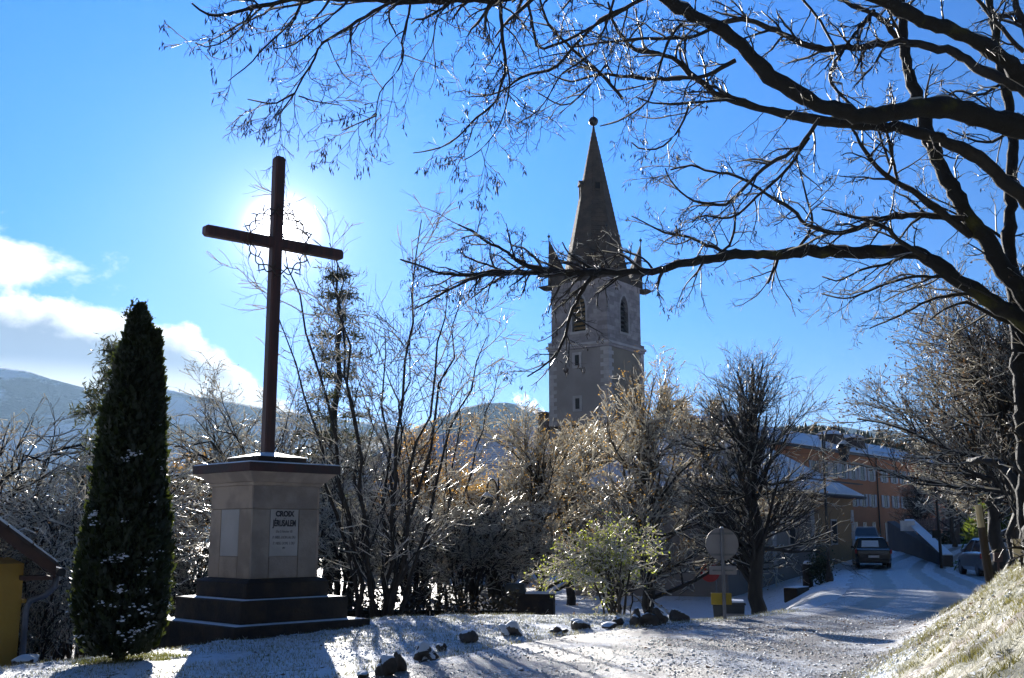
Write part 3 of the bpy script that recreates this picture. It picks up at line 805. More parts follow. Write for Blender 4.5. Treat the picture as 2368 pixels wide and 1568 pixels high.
for ux, uy in ((-1, 1), (1, -1)):
    cx_, cy_ = ux * (HS + .3), uy * (HS + .3)
    lg = MB().frustum(.2, .2, z_corn - .42, .58, .58, z_corn - .12, (cx_ - ux * .2, cy_ - uy * .2)).build('ledge', DARKSTONE, tw)
    rl = MB()
    for i in range(6):
        for sx_, sy_ in ((i / 5 * 1.1 - .55, uy * .55), (ux * .55, i / 5 * 1.1 - .55)):
            rl.tube([(cx_ - ux * .2 + sx_, cy_ - uy * .2 + sy_, z_corn - .12), (cx_ - ux * .2 + sx_, cy_ - uy * .2 + sy_, z_corn + .62)], .010, 4)
    q = z_corn + .62
    rl.tube([(cx_ - ux * .2 - .55, cy_ - uy * .2 + uy * .55, q), (cx_ - ux * .2 + .55, cy_ - uy * .2 + uy * .55, q)], .014, 4)
    rl.tube([(cx_ - ux * .2 + ux * .55, cy_ - uy * .2 - .55, q), (cx_ - ux * .2 + ux * .55, cy_ - uy * .2 + .55, q)], .014, 4)
    rl.build('railing', IRONB, lg)
# spire: eight-sided, stone courses
z_ap = zat(296, CC[1]); SB = 2.55; mb = MB(); nC = 34
rs = []
for j in range(nC + 1):
    t = j / nC; r = SB * (1 - t) + .06 * t; z = z_corn + .5 + (z_ap - z_corn - .5) * t
    for dz, dr in ((0, .0), (.86, -.0)):
        if j == nC and dz: continue
        t2 = min(1, t + dz / nC); r2 = SB * (1 - t2) + .06 * t2 + (.035 if dz else .0)
        rs.append([(r2 / cos(pi / 8) * cos(pi / 8 + k * pi / 4), r2 / cos(pi / 8) * sin(pi / 8 + k * pi / 4), z_corn + .5 + (z_ap - z_corn - .5) * t2) for k in range(8)])
mb.rings(rs); mb.build('spire', SPIRE, tw)
for ai in (225, 135):
    zc = zat(436, CC[1] - 1); t = (zc - z_corn - .5) / (z_ap - z_corn - .5); r = SB * (1 - t); s = .30
    def rz_(b, ai=ai):
        a = radians(ai); b.v = [(x * cos(a) - y * sin(a), x * sin(a) + y * cos(a), z) for x, y, z in b.v]; return b
    dm = rz_(MB().box(r - .5, r + .16, -s - .08, -s + .08, zc - .8, zc + .5).box(r - .5, r + .16, s - .08, s + .08, zc - .8, zc + .5)).build('spire_dormer', SPIRE, tw)
    rz_(MB().box(r - .4, r + .06, -s + .082, s - .082, zc - .75, zc + .5)).build('opening', VOID, dm)
    rz_(MB().add([(r - .8, -s - .2, zc + .5), (r + .25, -s - .2, zc + .5), (r + .25, s + .2, zc + .5), (r - .8, s + .2, zc + .5), (r - .9, 0, zc + .95), (r + .25, 0, zc + .95)], [(3, 2, 1, 0), (0, 1, 5, 4), (2, 3, 4, 5), (1, 2, 5), (3, 0, 4)])).build('dormer_roof', SPIRE, dm)
zb = zat(281, CC[1])
MB().lathe([(.05, z_ap - .3), (.10, z_ap), (.06, zb - .42)] + [(.40 * sin(pi * i / 10), zb - .40 * cos(pi * i / 10)) for i in range(1, 10)] + [(.05, zb + .41), (.035, zb + .6)], 16).build('ball', IRONB, tw, smooth=True)
zc_ = zat(236, CC[1])
MB().tube([(0, 0, zb + .4), (0, 0, zc_ + 1.2)], .035, 6).tube([(-.55, 0, zc_ + .3), (.55, 0, zc_ + .3)], .035, 6).tube([(-.16, 0, zc_ + .14), (.16, 0, zc_ + .46)], .025, 5).tube([(.16, 0, zc_ + .14), (-.16, 0, zc_ + .46)], .025, 5).build('weather_cross', IRONB, tw)

# nave behind the tower: long steep roof under snow
ROOFT = mat('roof_tile', (0.085, 0.055, 0.045), 0.8, (0.05, 0.04, 0.038), 2.0, bump=0.4, bscale=9)
ROOFSNOW = mat('roof_snow', (0.82, 0.86, 0.93), 0.6, (0.70, 0.74, 0.83), 0.8, bump=0.35, bscale=5)
EX = Vector((cos(CR), sin(CR))); AX = Vector((sin(CR), -cos(CR)))        # AX: along the nave, towards the right and nearer
nc = Vector(CC) + EX * 6.0
nv = thing('church_nave', 'long church nave with steep snow covered roof behind the lindens', 'church', (nc.x, nc.y, 0), math.atan2(AX.y, AX.x))
L0, L1, HW, ZE, ZR = -27.0, 10.0, 6.0, 5.6, 10.7
MB().box(L0, L1, -HW, HW, -3, ZE).build('wall', PLASTER, nv)
for x in (L0, L1):
    MB().add([(x, -HW, ZE), (x, HW, ZE), (x, 0, ZR - .1), (x + (.3 if x < 0 else -.3), -HW, ZE), (x + (.3 if x < 0 else -.3), HW, ZE), (x + (.3 if x < 0 else -.3), 0, ZR - .1)], [(0, 1, 2), (3, 5, 4), (0, 2, 5, 3), (1, 4, 5, 2)]).build('gable', PLASTER, nv)
def slope(parent, x0, x1, y_e, z_e, y_r, z_r, th, m, name, dz=0.0):
    n = Vector((0, -(z_r - z_e), (y_r - y_e))).normalized()
    if n.z < 0: n = -n
    a = [(x0, y_e, z_e + dz), (x1, y_e, z_e + dz), (x1, y_r, z_r + dz), (x0, y_r, z_r + dz)]
    if y_r < y_e: a = a[::-1]
    return MB().hexa(a, [(p[0], p[1] + n.y * th, p[2] + n.z * th) for p in a]).build(name, m, parent)
sl = (ZR - ZE) / HW
for s in (-1, 1):
    slope(nv, L0 - .4, L1 + .4, s * (HW + .5), ZE - .5 * sl, s * .0, ZR, .12, ROOFT, 'roof')
    # snow lying between the tile courses: rows of thin steps
    nrow = 26
    for j in range(nrow):
        t0, t1 = (j + .06) / nrow, (j + .97) / nrow
        ye, yr = s * (HW + .5) * (1 - t0), s * (HW + .5) * (1 - t1)
        z0_, z1_ = ZE - .5 * sl + (HW + .5) * sl * t0 + .17, ZE - .5 * sl + (HW + .5) * sl * t1 + .145
        if s < 0: slope(nv, L0 - .35, L1 + .35, ye, z0_, yr, z1_, .035, ROOFSNOW, 'snow_row')
slope(nv, L0 - .35, L1 + .35, HW + .45, ZE - .45 * sl + .17, .05, ZR + .12, .04, ROOFSNOW, 'snow_cover')
for i in range(8):
    x = L0 + 3.5 + i * 5.2
    w_ = MB().box(x - .62, x + .62, -HW - .06, -HW + .05, 1.2, 4.2).build('window', QUOIN, nv)
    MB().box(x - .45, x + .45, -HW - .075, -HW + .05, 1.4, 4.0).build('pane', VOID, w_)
# little spire over the choir
q = Vector(at(1539, 925, 82.0)); 
ls = thing('roof_turret', 'small slender roof spire with iron cross beside the tower', 'spire', (q.x, q.y, 0))
z0_, z1_ = ZR - 1.6, zat(893, 82.0)
MB().lathe([(.62, z0_), (.62, z0_ + 1.2), (.78, z0_ + 1.25), (.70, z0_ + 1.45), (.05, z1_)], 8).build('spire', ROOFT, ls)
MB().lathe([(.05, z1_ - .1), (.16, z1_ + .12), (.16, z1_ + .24), (.04, z1_ + .36), (.03, z1_ + .6)], 8).build('ball', IRONB, ls)
MB().tube([(0, 0, z1_), (0, 0, z1_ + 1.25)], .03, 5).tube([(-.28, 0, z1_ + .95), (.28, 0, z1_ + .95)], .028, 5).build('cross', IRONB, ls)
# chimney and its smoke
q = Vector(at(1260, 973, 93.0))
ch = thing('chimney', 'squat smoking chimney on the snowy roof beside the tower', 'chimney', (q.x, q.y, ZR - 1.5), CR)
MB().box(-.5, .5, -.35, .35, 0, 2.05).build('stack', ROOFT, ch)
for x in (-.42, 0, .42):
    MB().box(x - .06, x + .06, -.34, .34, 2.05, 2.42).build('vent_pillar', ROOFT, ch)
MB().box(-.6, .6, -.45, .45, 2.42, 2.54).build('cap', ROOFT, ch)
smk = bpy.data.materials.new('smoke'); smk.use_nodes = True
T = NT(smk.node_tree); T.n.clear()
pv = T.new('ShaderNodeVolumePrincipled'); pv.inputs['Color'].default_value = (.95, .96, 1, 1); pv.inputs['Anisotropy'].default_value = .6
tc = T.new('ShaderNodeTexCoord')
T.put(pv.inputs['Density'], T.math('MULTIPLY', T.smooth(T.noise(tc.outputs['Object'], 1.3, 4.0, .6), .48, .66), .5))
o = T.new('ShaderNodeOutputMaterial'); T.l.new(pv.outputs[0], o.inputs['Volume'])
mb = MB(); pts = [(0, 0, 2.3), (-.7, 0, 2.9), (-1.5, .1, 3.4), (-2.3, .1, 3.85), (-3.0, .1, 4.1)]
mb.tube(pts, [.25, .55, .75, .7, .25], 12)
sm = mb.build('smoke', smk, None, smooth=True, loc=(q.x, q.y, ZR - 1.5))
tag(sm, 'wisp of white smoke drifting off the roof chimney', None, None, 'stuff')
for i, px in enumerate((1575, 1655)):
    q = Vector(at(px, 950, 80.0))
    c2 = thing('chimney', ('low roof chimney right of the small roof spire', 'low roof chimney at the far right of the nave ridge')[i], 'chimney', (q.x, q.y, ZR - 1.6), CR)
    MB().box(-.4, .4, -.3, .3, 0, 2.0).build('stack', ROOFT, c2); MB().box(-.5, .5, -.4, .4, 2.0, 2.12).build('cap', ROOFT, c2)

# ------------------------------------------------------------------ low annex with hipped roof
OCHRE = mat('ochre_render', (0.36, 0.22, 0.11), 0.85, (0.28, 0.18, 0.10), 0.45, bump=0.2, bscale=5)
OCHRE_SHADE = mat('ochre_render_shade', (0.26, 0.235, 0.22), 0.85, (0.20, 0.185, 0.18), 0.4, bump=0.25, bscale=5)  # same ochre wall, with the tree's shade put into a greyer colour
A = Vector(at(1979, 1308, 64.0)[:2]); ax = Vector((cos(radians(55)), sin(radians(55))))
an = thing('annex', 'low ochre outbuilding with snowy hipped roof beside the street', 'building', (A.x, A.y, 0), math.atan2(ax.y, ax.x))
AL, AD = 18.0, 8.0; ze = zat(1146, 64.0)
MB().box(-AL, -7, 0, AD, -2.5, ze).build('wall', OCHRE_SHADE, an)
MB().box(-6.998, 0, 0.003, AD, -2.5, ze).build('wall', OCHRE, an)
for x in (-6.9, -.25, -12.4):
    for j in range(9):
        l = .32 if j % 2 else .22
        MB().box(x - l, x + min(l, .25), -.03, .2, -.9 + j * .42, -.9 + j * .42 + .40).build('quoin', QUOIN, an)
ov = .55
zr_ = ze + 2.9
def hip(z_off, grow_, m, name, th):
    e = ov + grow_
    b = [(-AL - e, -e, ze - .05 + z_off), (e, -e, ze - .05 + z_off), (e, AD + e, ze - .05 + z_off), (-AL - e, AD + e, ze - .05 + z_off)]
    r = [(-AL + 3.6, AD / 2, zr_ + z_off), (-3.6, AD / 2, zr_ + z_off)]
    MB().add(b + r + [(x, y, z - th) for x, y, z in b], [(0, 1, 5, 4), (1, 2, 5), (2, 3, 4, 5), (3, 0, 4), (6, 9, 8, 7), (0, 6, 7, 1), (1, 7, 8, 2), (2, 8, 9, 3), (3, 9, 6, 0)]).build(name, m, an)
hip(0, 0, ROOFT, 'roof', .16); hip(.07, -.03, ROOFSNOW, 'snow_cover', .05)
MB().tube([(-AL - .5, -ov - .06, ze - .12), (ov, -ov - .06, ze - .12)], .07, 8).build('gutter', IRONB, an)
MB().box(-AL * .55 - 0, .3, -ov - .02, -ov + .25, ze + .62, ze + .68).build('snow_guard', IRONB, an)
for x in (-3.6, -10, -15):
    w_ = MB().box(x - .5, x + .5, -.05, .1, .9, 2.3).build('window', QUOIN, an); MB().box(x - .38, x + .38, -.07, .1, 1.0, 2.2).build('pane', VOID, w_)

# ------------------------------------------------------------------ long orange building
ORANGE = mat('orange_render', (0.46, 0.20, 0.10), 0.85, (0.40, 0.175, 0.09), 0.3, bump=0.12, bscale=5)
SHUT = mat('pale_shutter', (0.42, 0.44, 0.50), 0.6, (0.36, 0.38, 0.44), 3.0, rand=.06)
GLASS = mat('window_glass', (0.03, 0.04, 0.055), 0.12, (0.05, 0.06, 0.075), 1.0, spec=.6)
zE = 8.4
def on_z(px, py):           # facade point: solve depth from the eave height
    return at(px, py, (zE - EYE) / (zat(py, 1.0) - EYE))
B0, B1 = Vector(on_z(1910, 1042)), Vector(on_z(2073, 1065))
bd = (B1 - B0); bd.z = 0; bl = bd.length; bd.normalize()
ob = thing('orange_building', 'long three storey orange building with pale shutters and snowy roof', 'building', (B0.x, B0.y, 0), math.atan2(bd.y, bd.x))
X0, X1 = -14.0, bl + 14
MB().box(X0, X1, 0, 11, -1.5, zE).build('wall', ORANGE, ob)
slope(ob, X0 - .5, X1 + .5, -.7, zE - .12, 5.5, zE + 2.1, .16, ROOFT, 'roof')
slope(ob, X0 - .5, X1 + .5, 11.7, zE - .12, 5.5, zE + 2.1, .16, ROOFT, 'roof')
slope(ob, X0 - .45, X1 + .45, -.66, zE + .075, 5.45, zE + 2.27, .06, ROOFSNOW, 'snow_cover')
MB().tube([(X0, -.74, zE - .1), (X1, -.74, zE - .1)], .1, 8).build('gutter', IRONB, ob)
def hit_x(px):              # distance along the facade of a photo column
    k = (px - CX) / FPX / 1.004
    # (B0 + t bd).x = k * (B0 + t bd).y
    return (k * B0.y - B0.x) / (bd.x - k * bd.y)
dp = hit_x(2022)
MB().tube([(dp, -.12, -.5), (dp, -.12, zE - .1)], .07, 8).build('downpipe', IRONB, ob)
cols = [hit_x(p) for p in (1906, 1927, 1947, 1969, 1990, 2011, 2040, 2063)]
sp_ = 2.35
cols = [c for c in cols] + [cols[-1] + 2.4 * i for i in range(1, 5)] + [cols[0] - 2.3]
rows = [(zat(1113, 101), zat(1083, 101)), (zat(1172, 101), zat(1145, 101)), (zat(1250, 101), zat(1208, 101))]
for x in cols:
    for ri, (z0, z1) in enumerate(rows):
        w_ = MB().box(x - .42, x + .42, -.04, .1, z0, z1).build('window', GLASS, ob)
        MB().box(x - .035, x + .035, -.06, .02, z0 + .02, z1 - .02).build('mullion', SHUT, w_)
        MB().box(x - .5, x + .5, -.12, .05, z0 - .1, z0 - .004).build('sill', QUOIN, w_)
        if ri < 2:
            for s in (-1, 1):
                MB().box(x + s * .70 - .26, x + s * .70 + .26, -.075, -.015, z0 - .02, z1 + .02).build('shutter', SHUT, ob)
for px in (1990, 2035):
    x = hit_x(px)
    d_ = MB().frustum(1.3, .9, zE + .9, 1.0, .7, zE + 2.0, (x, 2.6)).build('dormer', ROOFT, ob)
    MB().frustum(1.4, 1.0, zE + 2.0, .7, .5, zE + 2.35, (x, 2.6)).build('snow_cap', ROOFSNOW, d_)

# ------------------------------------------------------------------ mustard house corner at the left edge
MUST = mat('mustard_render', (0.58, 0.34, 0.06), 0.85, (0.48, 0.27, 0.05), 0.8, bump=0.25, bscale=8)
BROWN = mat('brown_board', (0.085, 0.038, 0.022), 0.6, (0.055, 0.026, 0.018), 3.0, bump=.2, bscale=9)
hq = Vector(at(47, 1420, 17.2))
hs = thing('house', 'corner of a mustard yellow house with brown eaves at left edge', 'house', (hq.x, hq.y, 0), radians(27))
zt = zat(1303, 17.2)
MB().box(-6, 0, 0, 5, -2.5, zt).build('wall', MUST, hs)
zp_ = zat(1210, 17.2)       # verge height at the left frame edge
sl_ = (zp_ - zat(1310, 17.2)) / (118 / FPX * 17.2)
sl_ = 0.75
def roof_piece(x0, x1, y0, y1, zc, th, m, name, par=None):
    f = lambda x: zc - sl_ * (x - .48)
    lo = [(x0, y0, f(x0)), (x1, y0, f(x1)), (x1, y1, f(x1)), (x0, y1, f(x0))]
    return MB().hexa(lo, [(x, y, z + th) for x, y, z in lo]).build(name, m, par or hs)
zc0 = zat(1322, 17.0)
rf = roof_piece(-3, .42, -.55, 5.5, zc0, .05, BROWN, 'roof')
roof_piece(-3, .417, -.60, -.552, zc0 - .13, .26, BROWN, 'verge_board')
for i in range(9):           # rows of thick tiles along the verge, under snow
    x1 = .45 - i * .36
    t_ = roof_piece(x1 - .40, x1, -.64, 5.5, zc0 + .055 + .012 * 0, .05, ROOFT, 'tile', rf)
    roof_piece(x1 - .37, x1 - .03, -.62, 5.5, zc0 + .108, .045, M['snow'], 'snow_cover', t_) if i else roof_piece(x1 - .37, x1 - .02, -.62, 5.5, zc0 + .108, .03, M['snow'], 'snow_cover', t_)
MB().box(-.06, .38, -.545, 0, zc0 - .12, zc0 - .06).build('soffit', BROWN, hs)
MB().tube([(.49, -.7, zc0 - .0), (.49, 5, zc0 - .03)], .065, 10).build('gutter', IRONB, hs)
MB().tube([(.45, -.35, zc0 - .05), (.44, -.35, zc0 - .22), (.32, -.2, zc0 - .36), (.12, -.1, zc0 - .44), (.07, -.08, zc0 - .56), (.06, -.08, -1.5)], .05, 10).build('downpipe', mat('zinc', (.16, .17, .2), .45, (.11, .12, .14), 4.0, metal=.5), hs, smooth=True)
MB().box(.0, .07, -.06, .06, zc0 - .48, zc0 - .42).build('pipe_bracket', MUST, hs)
# ------------------------------------------------------------------ stones on the verge
ROCK = mat('rock', (0.060, 0.052, 0.046), 0.75, (0.11, 0.095, 0.08), 5.0, bump=0.7, bscale=14)
def ico(sub=2):
    t = (1 + 5 ** .5) / 2
    v = [Vector(p).normalized() for p in ((-1, t, 0), (1, t, 0), (-1, -t, 0), (1, -t, 0), (0, -1, t), (0, 1, t), (0, -1, -t), (0, 1, -t), (t, 0, -1), (t, 0, 1), (-t, 0, -1), (-t, 0, 1))]
    f = [(0, 11, 5), (0, 5, 1), (0, 1, 7), (0, 7, 10), (0, 10, 11), (1, 5, 9), (5, 11, 4), (11, 10, 2), (10, 7, 6), (7, 1, 8), (3, 9, 4), (3, 4, 2), (3, 2, 6), (3, 6, 8), (3, 8, 9), (4, 9, 5), (2, 4, 11), (6, 2, 10), (8, 6, 7), (9, 8, 1)]
    for _ in range(sub):
        c = {}; nf = []
        def mid(a, b):
            k = (min(a, b), max(a, b))
            if k not in c: c[k] = len(v); v.append(((v[a] + v[b]) / 2).normalized())
            return c[k]
        for a, b, d in f:
            p, q, r = mid(a, b), mid(b, d), mid(d, a); nf += [(a, p, r), (b, q, p), (d, r, q), (p, q, r)]
        f = nf
    return np.array([tuple(x) for x in v]), np.array(f)
IV, IF = ico(2); IV3, IF3 = ico(3)
def ground_hit(px, py):
    """where the line of sight through a photo position meets the ground"""
    u, v = (px - CX) / FPX, (CY - py) / FPX
    d = np.array([u, CP - v * SP, v * CP + SP])
    t = np.arange(5, 140, 0.02)
    zz = EYE + t * d[2]; g = gz(t * d[0], t * d[1])
    i = int(np.argmax(zz < g)) if (zz < g).any() else len(t) - 1
    return float(t[i] * d[0]), float(t[i] * d[1]), float(g[i])
STONES = [  # base px, py, width px, height px, label
    (888, 1566, 40, 46, 'upright dark stone split from its neighbour at the lower edge of lawn'),
    (921, 1556, 30, 42, 'narrow snow capped stone leaning on the upright dark stone'),
    (982, 1528, 54, 30, 'wedge shaped stone sloping beside the small round one'),
    (1020, 1506, 28, 18, 'small round snow capped stone behind the wedge shaped stone'),
    (1082, 1490, 48, 32, 'pointed brown stone with snowy back standing alone on lawn'),
    (1180, 1473, 44, 30, 'stone buried in snow right of the lone pointed brown stone'),
    (838, 1570, 44, 16, 'flat snow covered stone cut by the lower picture edge'),
    (1343, 1456, 42, 16, 'low snowy stone in line left of the dark stone pile'),
    (1296, 1467, 26, 12, 'smallest flat stone lying in grass before the low snowy one'),
    (1412, 1453, 42, 14, 'flat dark slab at the front of the stone row'),
    (1427, 1446, 28, 18, 'dark rounded stone resting behind the flat dark slab'),
    (1472, 1446, 34, 32, 'tall pointed stone of the pile near the green bush'),
    (1496, 1447, 34, 27, 'snow streaked stone beside the tall pointed stone of the pile'),
    (1531, 1444, 30, 25, 'smaller stone between the pile and the big round boulder'),
    (1568, 1438, 40, 28, 'big rounded dark boulder at the sign end of the stone row'),
    (50, 1545, 74, 38, 'snow covered boulder at the foot of the mustard wall'),
]
for i, (px, py, w, hh, lb) in enumerate(STONES):
    x, y, z = ground_hit(px, py)
    if i == 15: x, y = at(px, py, 15.6)[:2]; z = float(gz(x, y))
    s = y / FPX
    r = np.random.default_rng(100 + i)
    n = 1 + 0.26 * r.normal(size=(6,)) @ np.cos(IV3 @ r.normal(size=(3, 6)) * 2.2 + r.uniform(0, 6, 6)).T / 1.6
    V = IV3 * n[:, None]
    V[:, 0] *= w * s / 2 * 1.05; V[:, 1] *= w * s / 2 * .8; V[:, 2] *= hh * s * .62
    V[:, 2] += hh * s * .34
    for _ in range(5):      # knock flat facets onto it
        d = unit_ = r.normal(size=3); d /= np.linalg.norm(d); lim = np.max(V @ d) * r.uniform(.68, .85); over = np.clip(V @ d - lim, 0, None); V = V - over[:, None] * d * .9
    st = thing('stone', lb, 'stone', (x, y + w * s * .3, z), r.uniform(0, 6), 'stones along the edge of the lawn')
    np_mesh('rock', V, IF3, ROCK, st)
    # snow cap: upper faces lifted a little
    c = V[IF3]; nn = np.cross(c[:, 1] - c[:, 0], c[:, 2] - c[:, 0]); nn /= np.linalg.norm(nn, axis=1, keepdims=True)
    cover = .62 if i not in (5, 15, 6) else -.1
    side = nn @ np.array([0.25, -.25, 0])
    k = (nn[:, 2] + .35 * side + .12 * np.sin(c.mean(1)[:, 0] * 40 * s * 3 + i)) > cover
    if k.any():
        fs = IF3[k]; us_, inv = np.unique(fs, return_inverse=True); vv = V[us_].copy(); cc = V.mean(0)
        vv = vv + (vv - cc) * .02 + np.array([0, 0, .012 if i < 15 else .04])
        np_mesh('snow_cap', vv, inv.reshape(-1, 3), M['snow'], st)

# ------------------------------------------------------------------ road sign seen from behind, bin, no-entry sign
SIGNBACK = mat('sign_back', (0.34, 0.33, 0.34), 0.5, (0.28, 0.27, 0.28), 2.0, metal=.15)
GALV = mat('galvanised', (0.22, 0.23, 0.25), 0.45, (0.16, 0.17, 0.19), 5.0, metal=.5)
YEL = mat('yellow_plastic', (0.45, 0.32, 0.02), 0.45, (0.38, 0.27, 0.02), 3.0)
BINM = mat('grey_plastic', (0.035, 0.045, 0.05), 0.45, (0.05, 0.06, 0.06), 3.0)
sx_, sy_, sz_ = ground_hit(1675, 1428)
sy_ = 21.3; sx_ = at(1675, 1425, sy_)[0]; sz_ = float(gz(sx_, sy_))
pxm = sy_ / FPX
sg = thing('road_sign', 'round road sign seen from behind on a grey pole', 'road sign', (sx_, sy_, sz_), radians(-8))
zt = zat(1221, sy_) - sz_; zc = zat(1258, sy_) - sz_
MB().tube([(0, 0, -.3), (0, 0, zt)], .034, 10).build('pole', GALV, sg)
def disc(r, y0, y1, z, n=40, x=0.0):
    return MB().rings([[(x + r * cos(2 * pi * k / n), y0, z + r * sin(2 * pi * k / n)) for k in range(n)][::-1], [(x + r * cos(2 * pi * k / n), y1, z + r * sin(2 * pi * k / n)) for k in range(n)][::-1]])
d_ = disc(.315, .055, .075, zc).build('round_plate', SIGNBACK, sg)
MB().rings([[(.315 * cos(2 * pi * k / 40), y, zc + .315 * sin(2 * pi * k / 40)) for k in range(40)] for y in (.04, .056)], False).build('rim', GALV, d_)
for zz in (zc + .2, zc - .2):
    MB().box(-.22, .22, .036, .054, zz - .02, zz + .02).build('bracket', GALV, sg)
z2 = zat(1319, sy_) - sz_
MB().box(-.26, .26, .05, .065, z2 - .08, z2 + .08).build('lower_plate', SIGNBACK, sg, bevel=.01)
MB().box(-.2, .2, .036, .049, z2 - .015, z2 + .015).build('bracket', GALV, sg)
z3 = zat(1385, sy_) - sz_
MB().box(-.245, .15, .05, .085, z3 - .11, z3 + .11, rot=.05).build('yellow_plate', YEL, sg, bevel=.01)
MB().frustum(.035, .035, zt, .02, .02, zt + .03).build('snow_cap', M['snow'], sg)
bx0, by0 = at(1684, 1410, 23.4)[:2]; bz0 = zat(1391, 23.4) - 0.8
bn = thing('wheelie_bin', 'dark plastic bin with snowy lid behind the round sign', 'bin', (bx0, by0, bz0), radians(-10))
zl = 0.8
MB().frustum(.27, .30, .06, .33, .36, zl - .05).build('body', BINM, bn, bevel=.02)
MB().frustum(.36, .39, zl - .05, .34, .37, zl).build('lid', BINM, bn, bevel=.015)
MB().frustum(.34, .37, zl + .002, .31, .34, zl + .035).build('snow_cover', M['snow'], bn)
MB().box(-.08, .30, -.345, -.31, zl - .40, zl - .16).build('label_panel', SIGNBACK, bn)
for s in (-1, 1): 
    o_ = disc(.1, -.03, .03, .1, 16, 0).build('wheel', IRONB, bn, loc=(s * .22, .32, 0)); 
nx_, ny_ = at(1641, 1325, 38.0)[:2]; nz_ = float(gz(nx_, ny_))
ne = thing('no_entry_sign', 'red round no entry sign with white bar in the shade', 'road sign', (nx_, ny_, nz_), radians(-6))
zc = zat(1323, 38.0) - nz_
MB().tube([(.2, .03, -.2), (.2, .03, zc + .2)], .03, 8).build('pole', GALV, ne)
REDP = mat('red_paint', (0.40, 0.02, 0.018), 0.45, (0.34, 0.02, 0.018), 3.0); WHP = mat('white_paint', (.72, .72, .74), .5, (.62, .62, .65), 4.0)
p_ = disc(.33, -.01, .01, zc).build('round_plate', REDP, ne); MB().box(-.24, .24, -.016, -.011, zc - .065, zc + .065).build('white_bar', WHP, p_)

# ------------------------------------------------------------------ lamp posts
LGLASS = mat('lantern_glass', (.03, .034, .04), .2, (.05, .055, .06), 2.0)
def lamp(name, label, px, Y, py_base, py_top, side, rot, par=False):
    x = at(px, 1250, Y)[0]; z = float(gz(x, Y))
    o = thing(name, label, 'street lamp', (x, Y, z), rot, 'crook street lamps')
    H = zat(py_top, Y) - z
    MB().lathe([(.14, -.3), (.14, .25), (.10, .35), (.075, .55), (.085, .62), (.06, .75), (.05, H * .55), (.062, H * .56), (.045, H * .58), (.035, H - .45), (.05, H - .42), (.03, H - .36), (.028, H), (.012, H + .14)], 12).build('post', IRONB, o, smooth=False)
    r = .36
    pts = [(.07, 0, H - .75), (.09, 0, H - .35)] + [(.09 + r - r * cos(a), 0, H - .35 + r * 1.12 * sin(a)) for a in np.linspace(.25, pi, 12)] + [(.09 + 2 * r, 0, H - .55)]
    if side < 0: pts = [(-a, b, c) for a, b, c in pts]
    MB().tube(pts, .03, 8).build('crook', IRONB, o, smooth=True)
    cx_ = pts[-1][0]; zt_ = H - .52
    ln_ = MB().lathe([(.03, zt_ + .1), (.10, zt_ + .02), (.22, zt_ - .08), (.27, zt_ - .18), (.27, zt_ - .22)], 16, (cx_, 0)).build('lantern_hood', IRONB, o, smooth=True)
    MB().lathe([(.24, zt_ - .22), (.20, zt_ - .48), (.13, zt_ - .62)], 8, (cx_, 0)).build('glass', LGLASS, ln_)
    MB().lathe([(.13, zt_ - .62), (.09, zt_ - .68), (.04, zt_ - .72), (.05, zt_ - .80), (.01, zt_ - .9)], 10, (cx_, 0)).build('finial', IRONB, ln_)
    MB().lathe([(.23, zt_ - .055), (.11, zt_ + .045), (.04, zt_ + .11)], 16, (cx_, 0)).build('snow_cap', M['snow'], ln_)
    return o
lamp('street_lamp', 'tall black crook lamp post before the long orange building', 1913, 41.0, 1335, 992, 1, radians(4))
lamp('street_lamp', 'black crook lamp post half hidden by snowy twigs behind monument', 1152, 40.0, 1420, 1113, -1, radians(60))

# ------------------------------------------------------------------ leaning wooden post with notice
OLDW = mat('old_wood', (0.05, 0.036, 0.027), 0.8, (0.028, 0.021, 0.017), 3.0, bump=.5, bscale=18, stretch=(4, 4, .5))
PAPER = mat('notice_paper', (.62, .58, .48), .7, (.50, .46, .36), 5.0, transl=.35)
py_ = 16.9; px_ = at(2291, 1362, py_)[0]; pz_ = zat(1362, py_) - .03
wp = thing('wooden_post', 'leaning dark wooden post with pale notice sheet on the bank', 'post', (px_, py_, pz_), radians(20))
wp.rotation_euler = (radians(1), radians(-4.5), radians(-4))
H = (1362 - 1176) / FPX * py_ * 1.02
b8 = MB().rings([[(r * cos(2 * pi * k / 10), r * sin(2 * pi * k / 10), z) for k in range(10)] for r, z in ((.068, -.3), (.066, 0), (.064, H * .5), (.06, H))])
b8.build('post', OLDW, wp)
MB().box(-.085, .02, -.082, -.070, H - .32, H + .02, rot=.1).build('notice', PAPER, wp)
MB().tube([(-.03, -.03, H - .05), (-.03, -.03, H + .16), (.07, -.03, H + .17)], .014, 6).build('wire_hook', GALV, wp)
MB().lathe([(.055, H + .001), (.02, H + .03)], 10).build('snow_cap', M['snow'], wp)
q = at(2308, 1310, 27.0); 
sp2 = thing('short_post', 'short rusty marker post behind the leaning wooden post', 'post', (q[0], q[1], float(gz(q[0], q[1]))))
zt = zat(1278, 27.0) - float(gz(q[0], q[1]))
RUST = mat('rusty_metal', (.11, .055, .04), .7, (.07, .04, .035), 6.0)
MB().tube([(0, 0, -.2), (0, 0, zt - .2)], .03, 8).build('pole', RUST, sp2); MB().box(-.10, .10, -.06, .06, zt - .22, zt).build('head', RUST, sp2, bevel=.02)
q = at(2352, 1268, 19.5)
nb = thing('notice_board', 'small pale board fixed low on the mossy trunk at right edge', 'sign', (q[0] - .05, 13.9, 0))
nb.location = (*at(2357, 1268, 14.2)[:2], 0)
MB().box(-.09, .11, -.01, .01, zat(1288, 14.2), zat(1246, 14.2)).build('board', PAPER, nb)
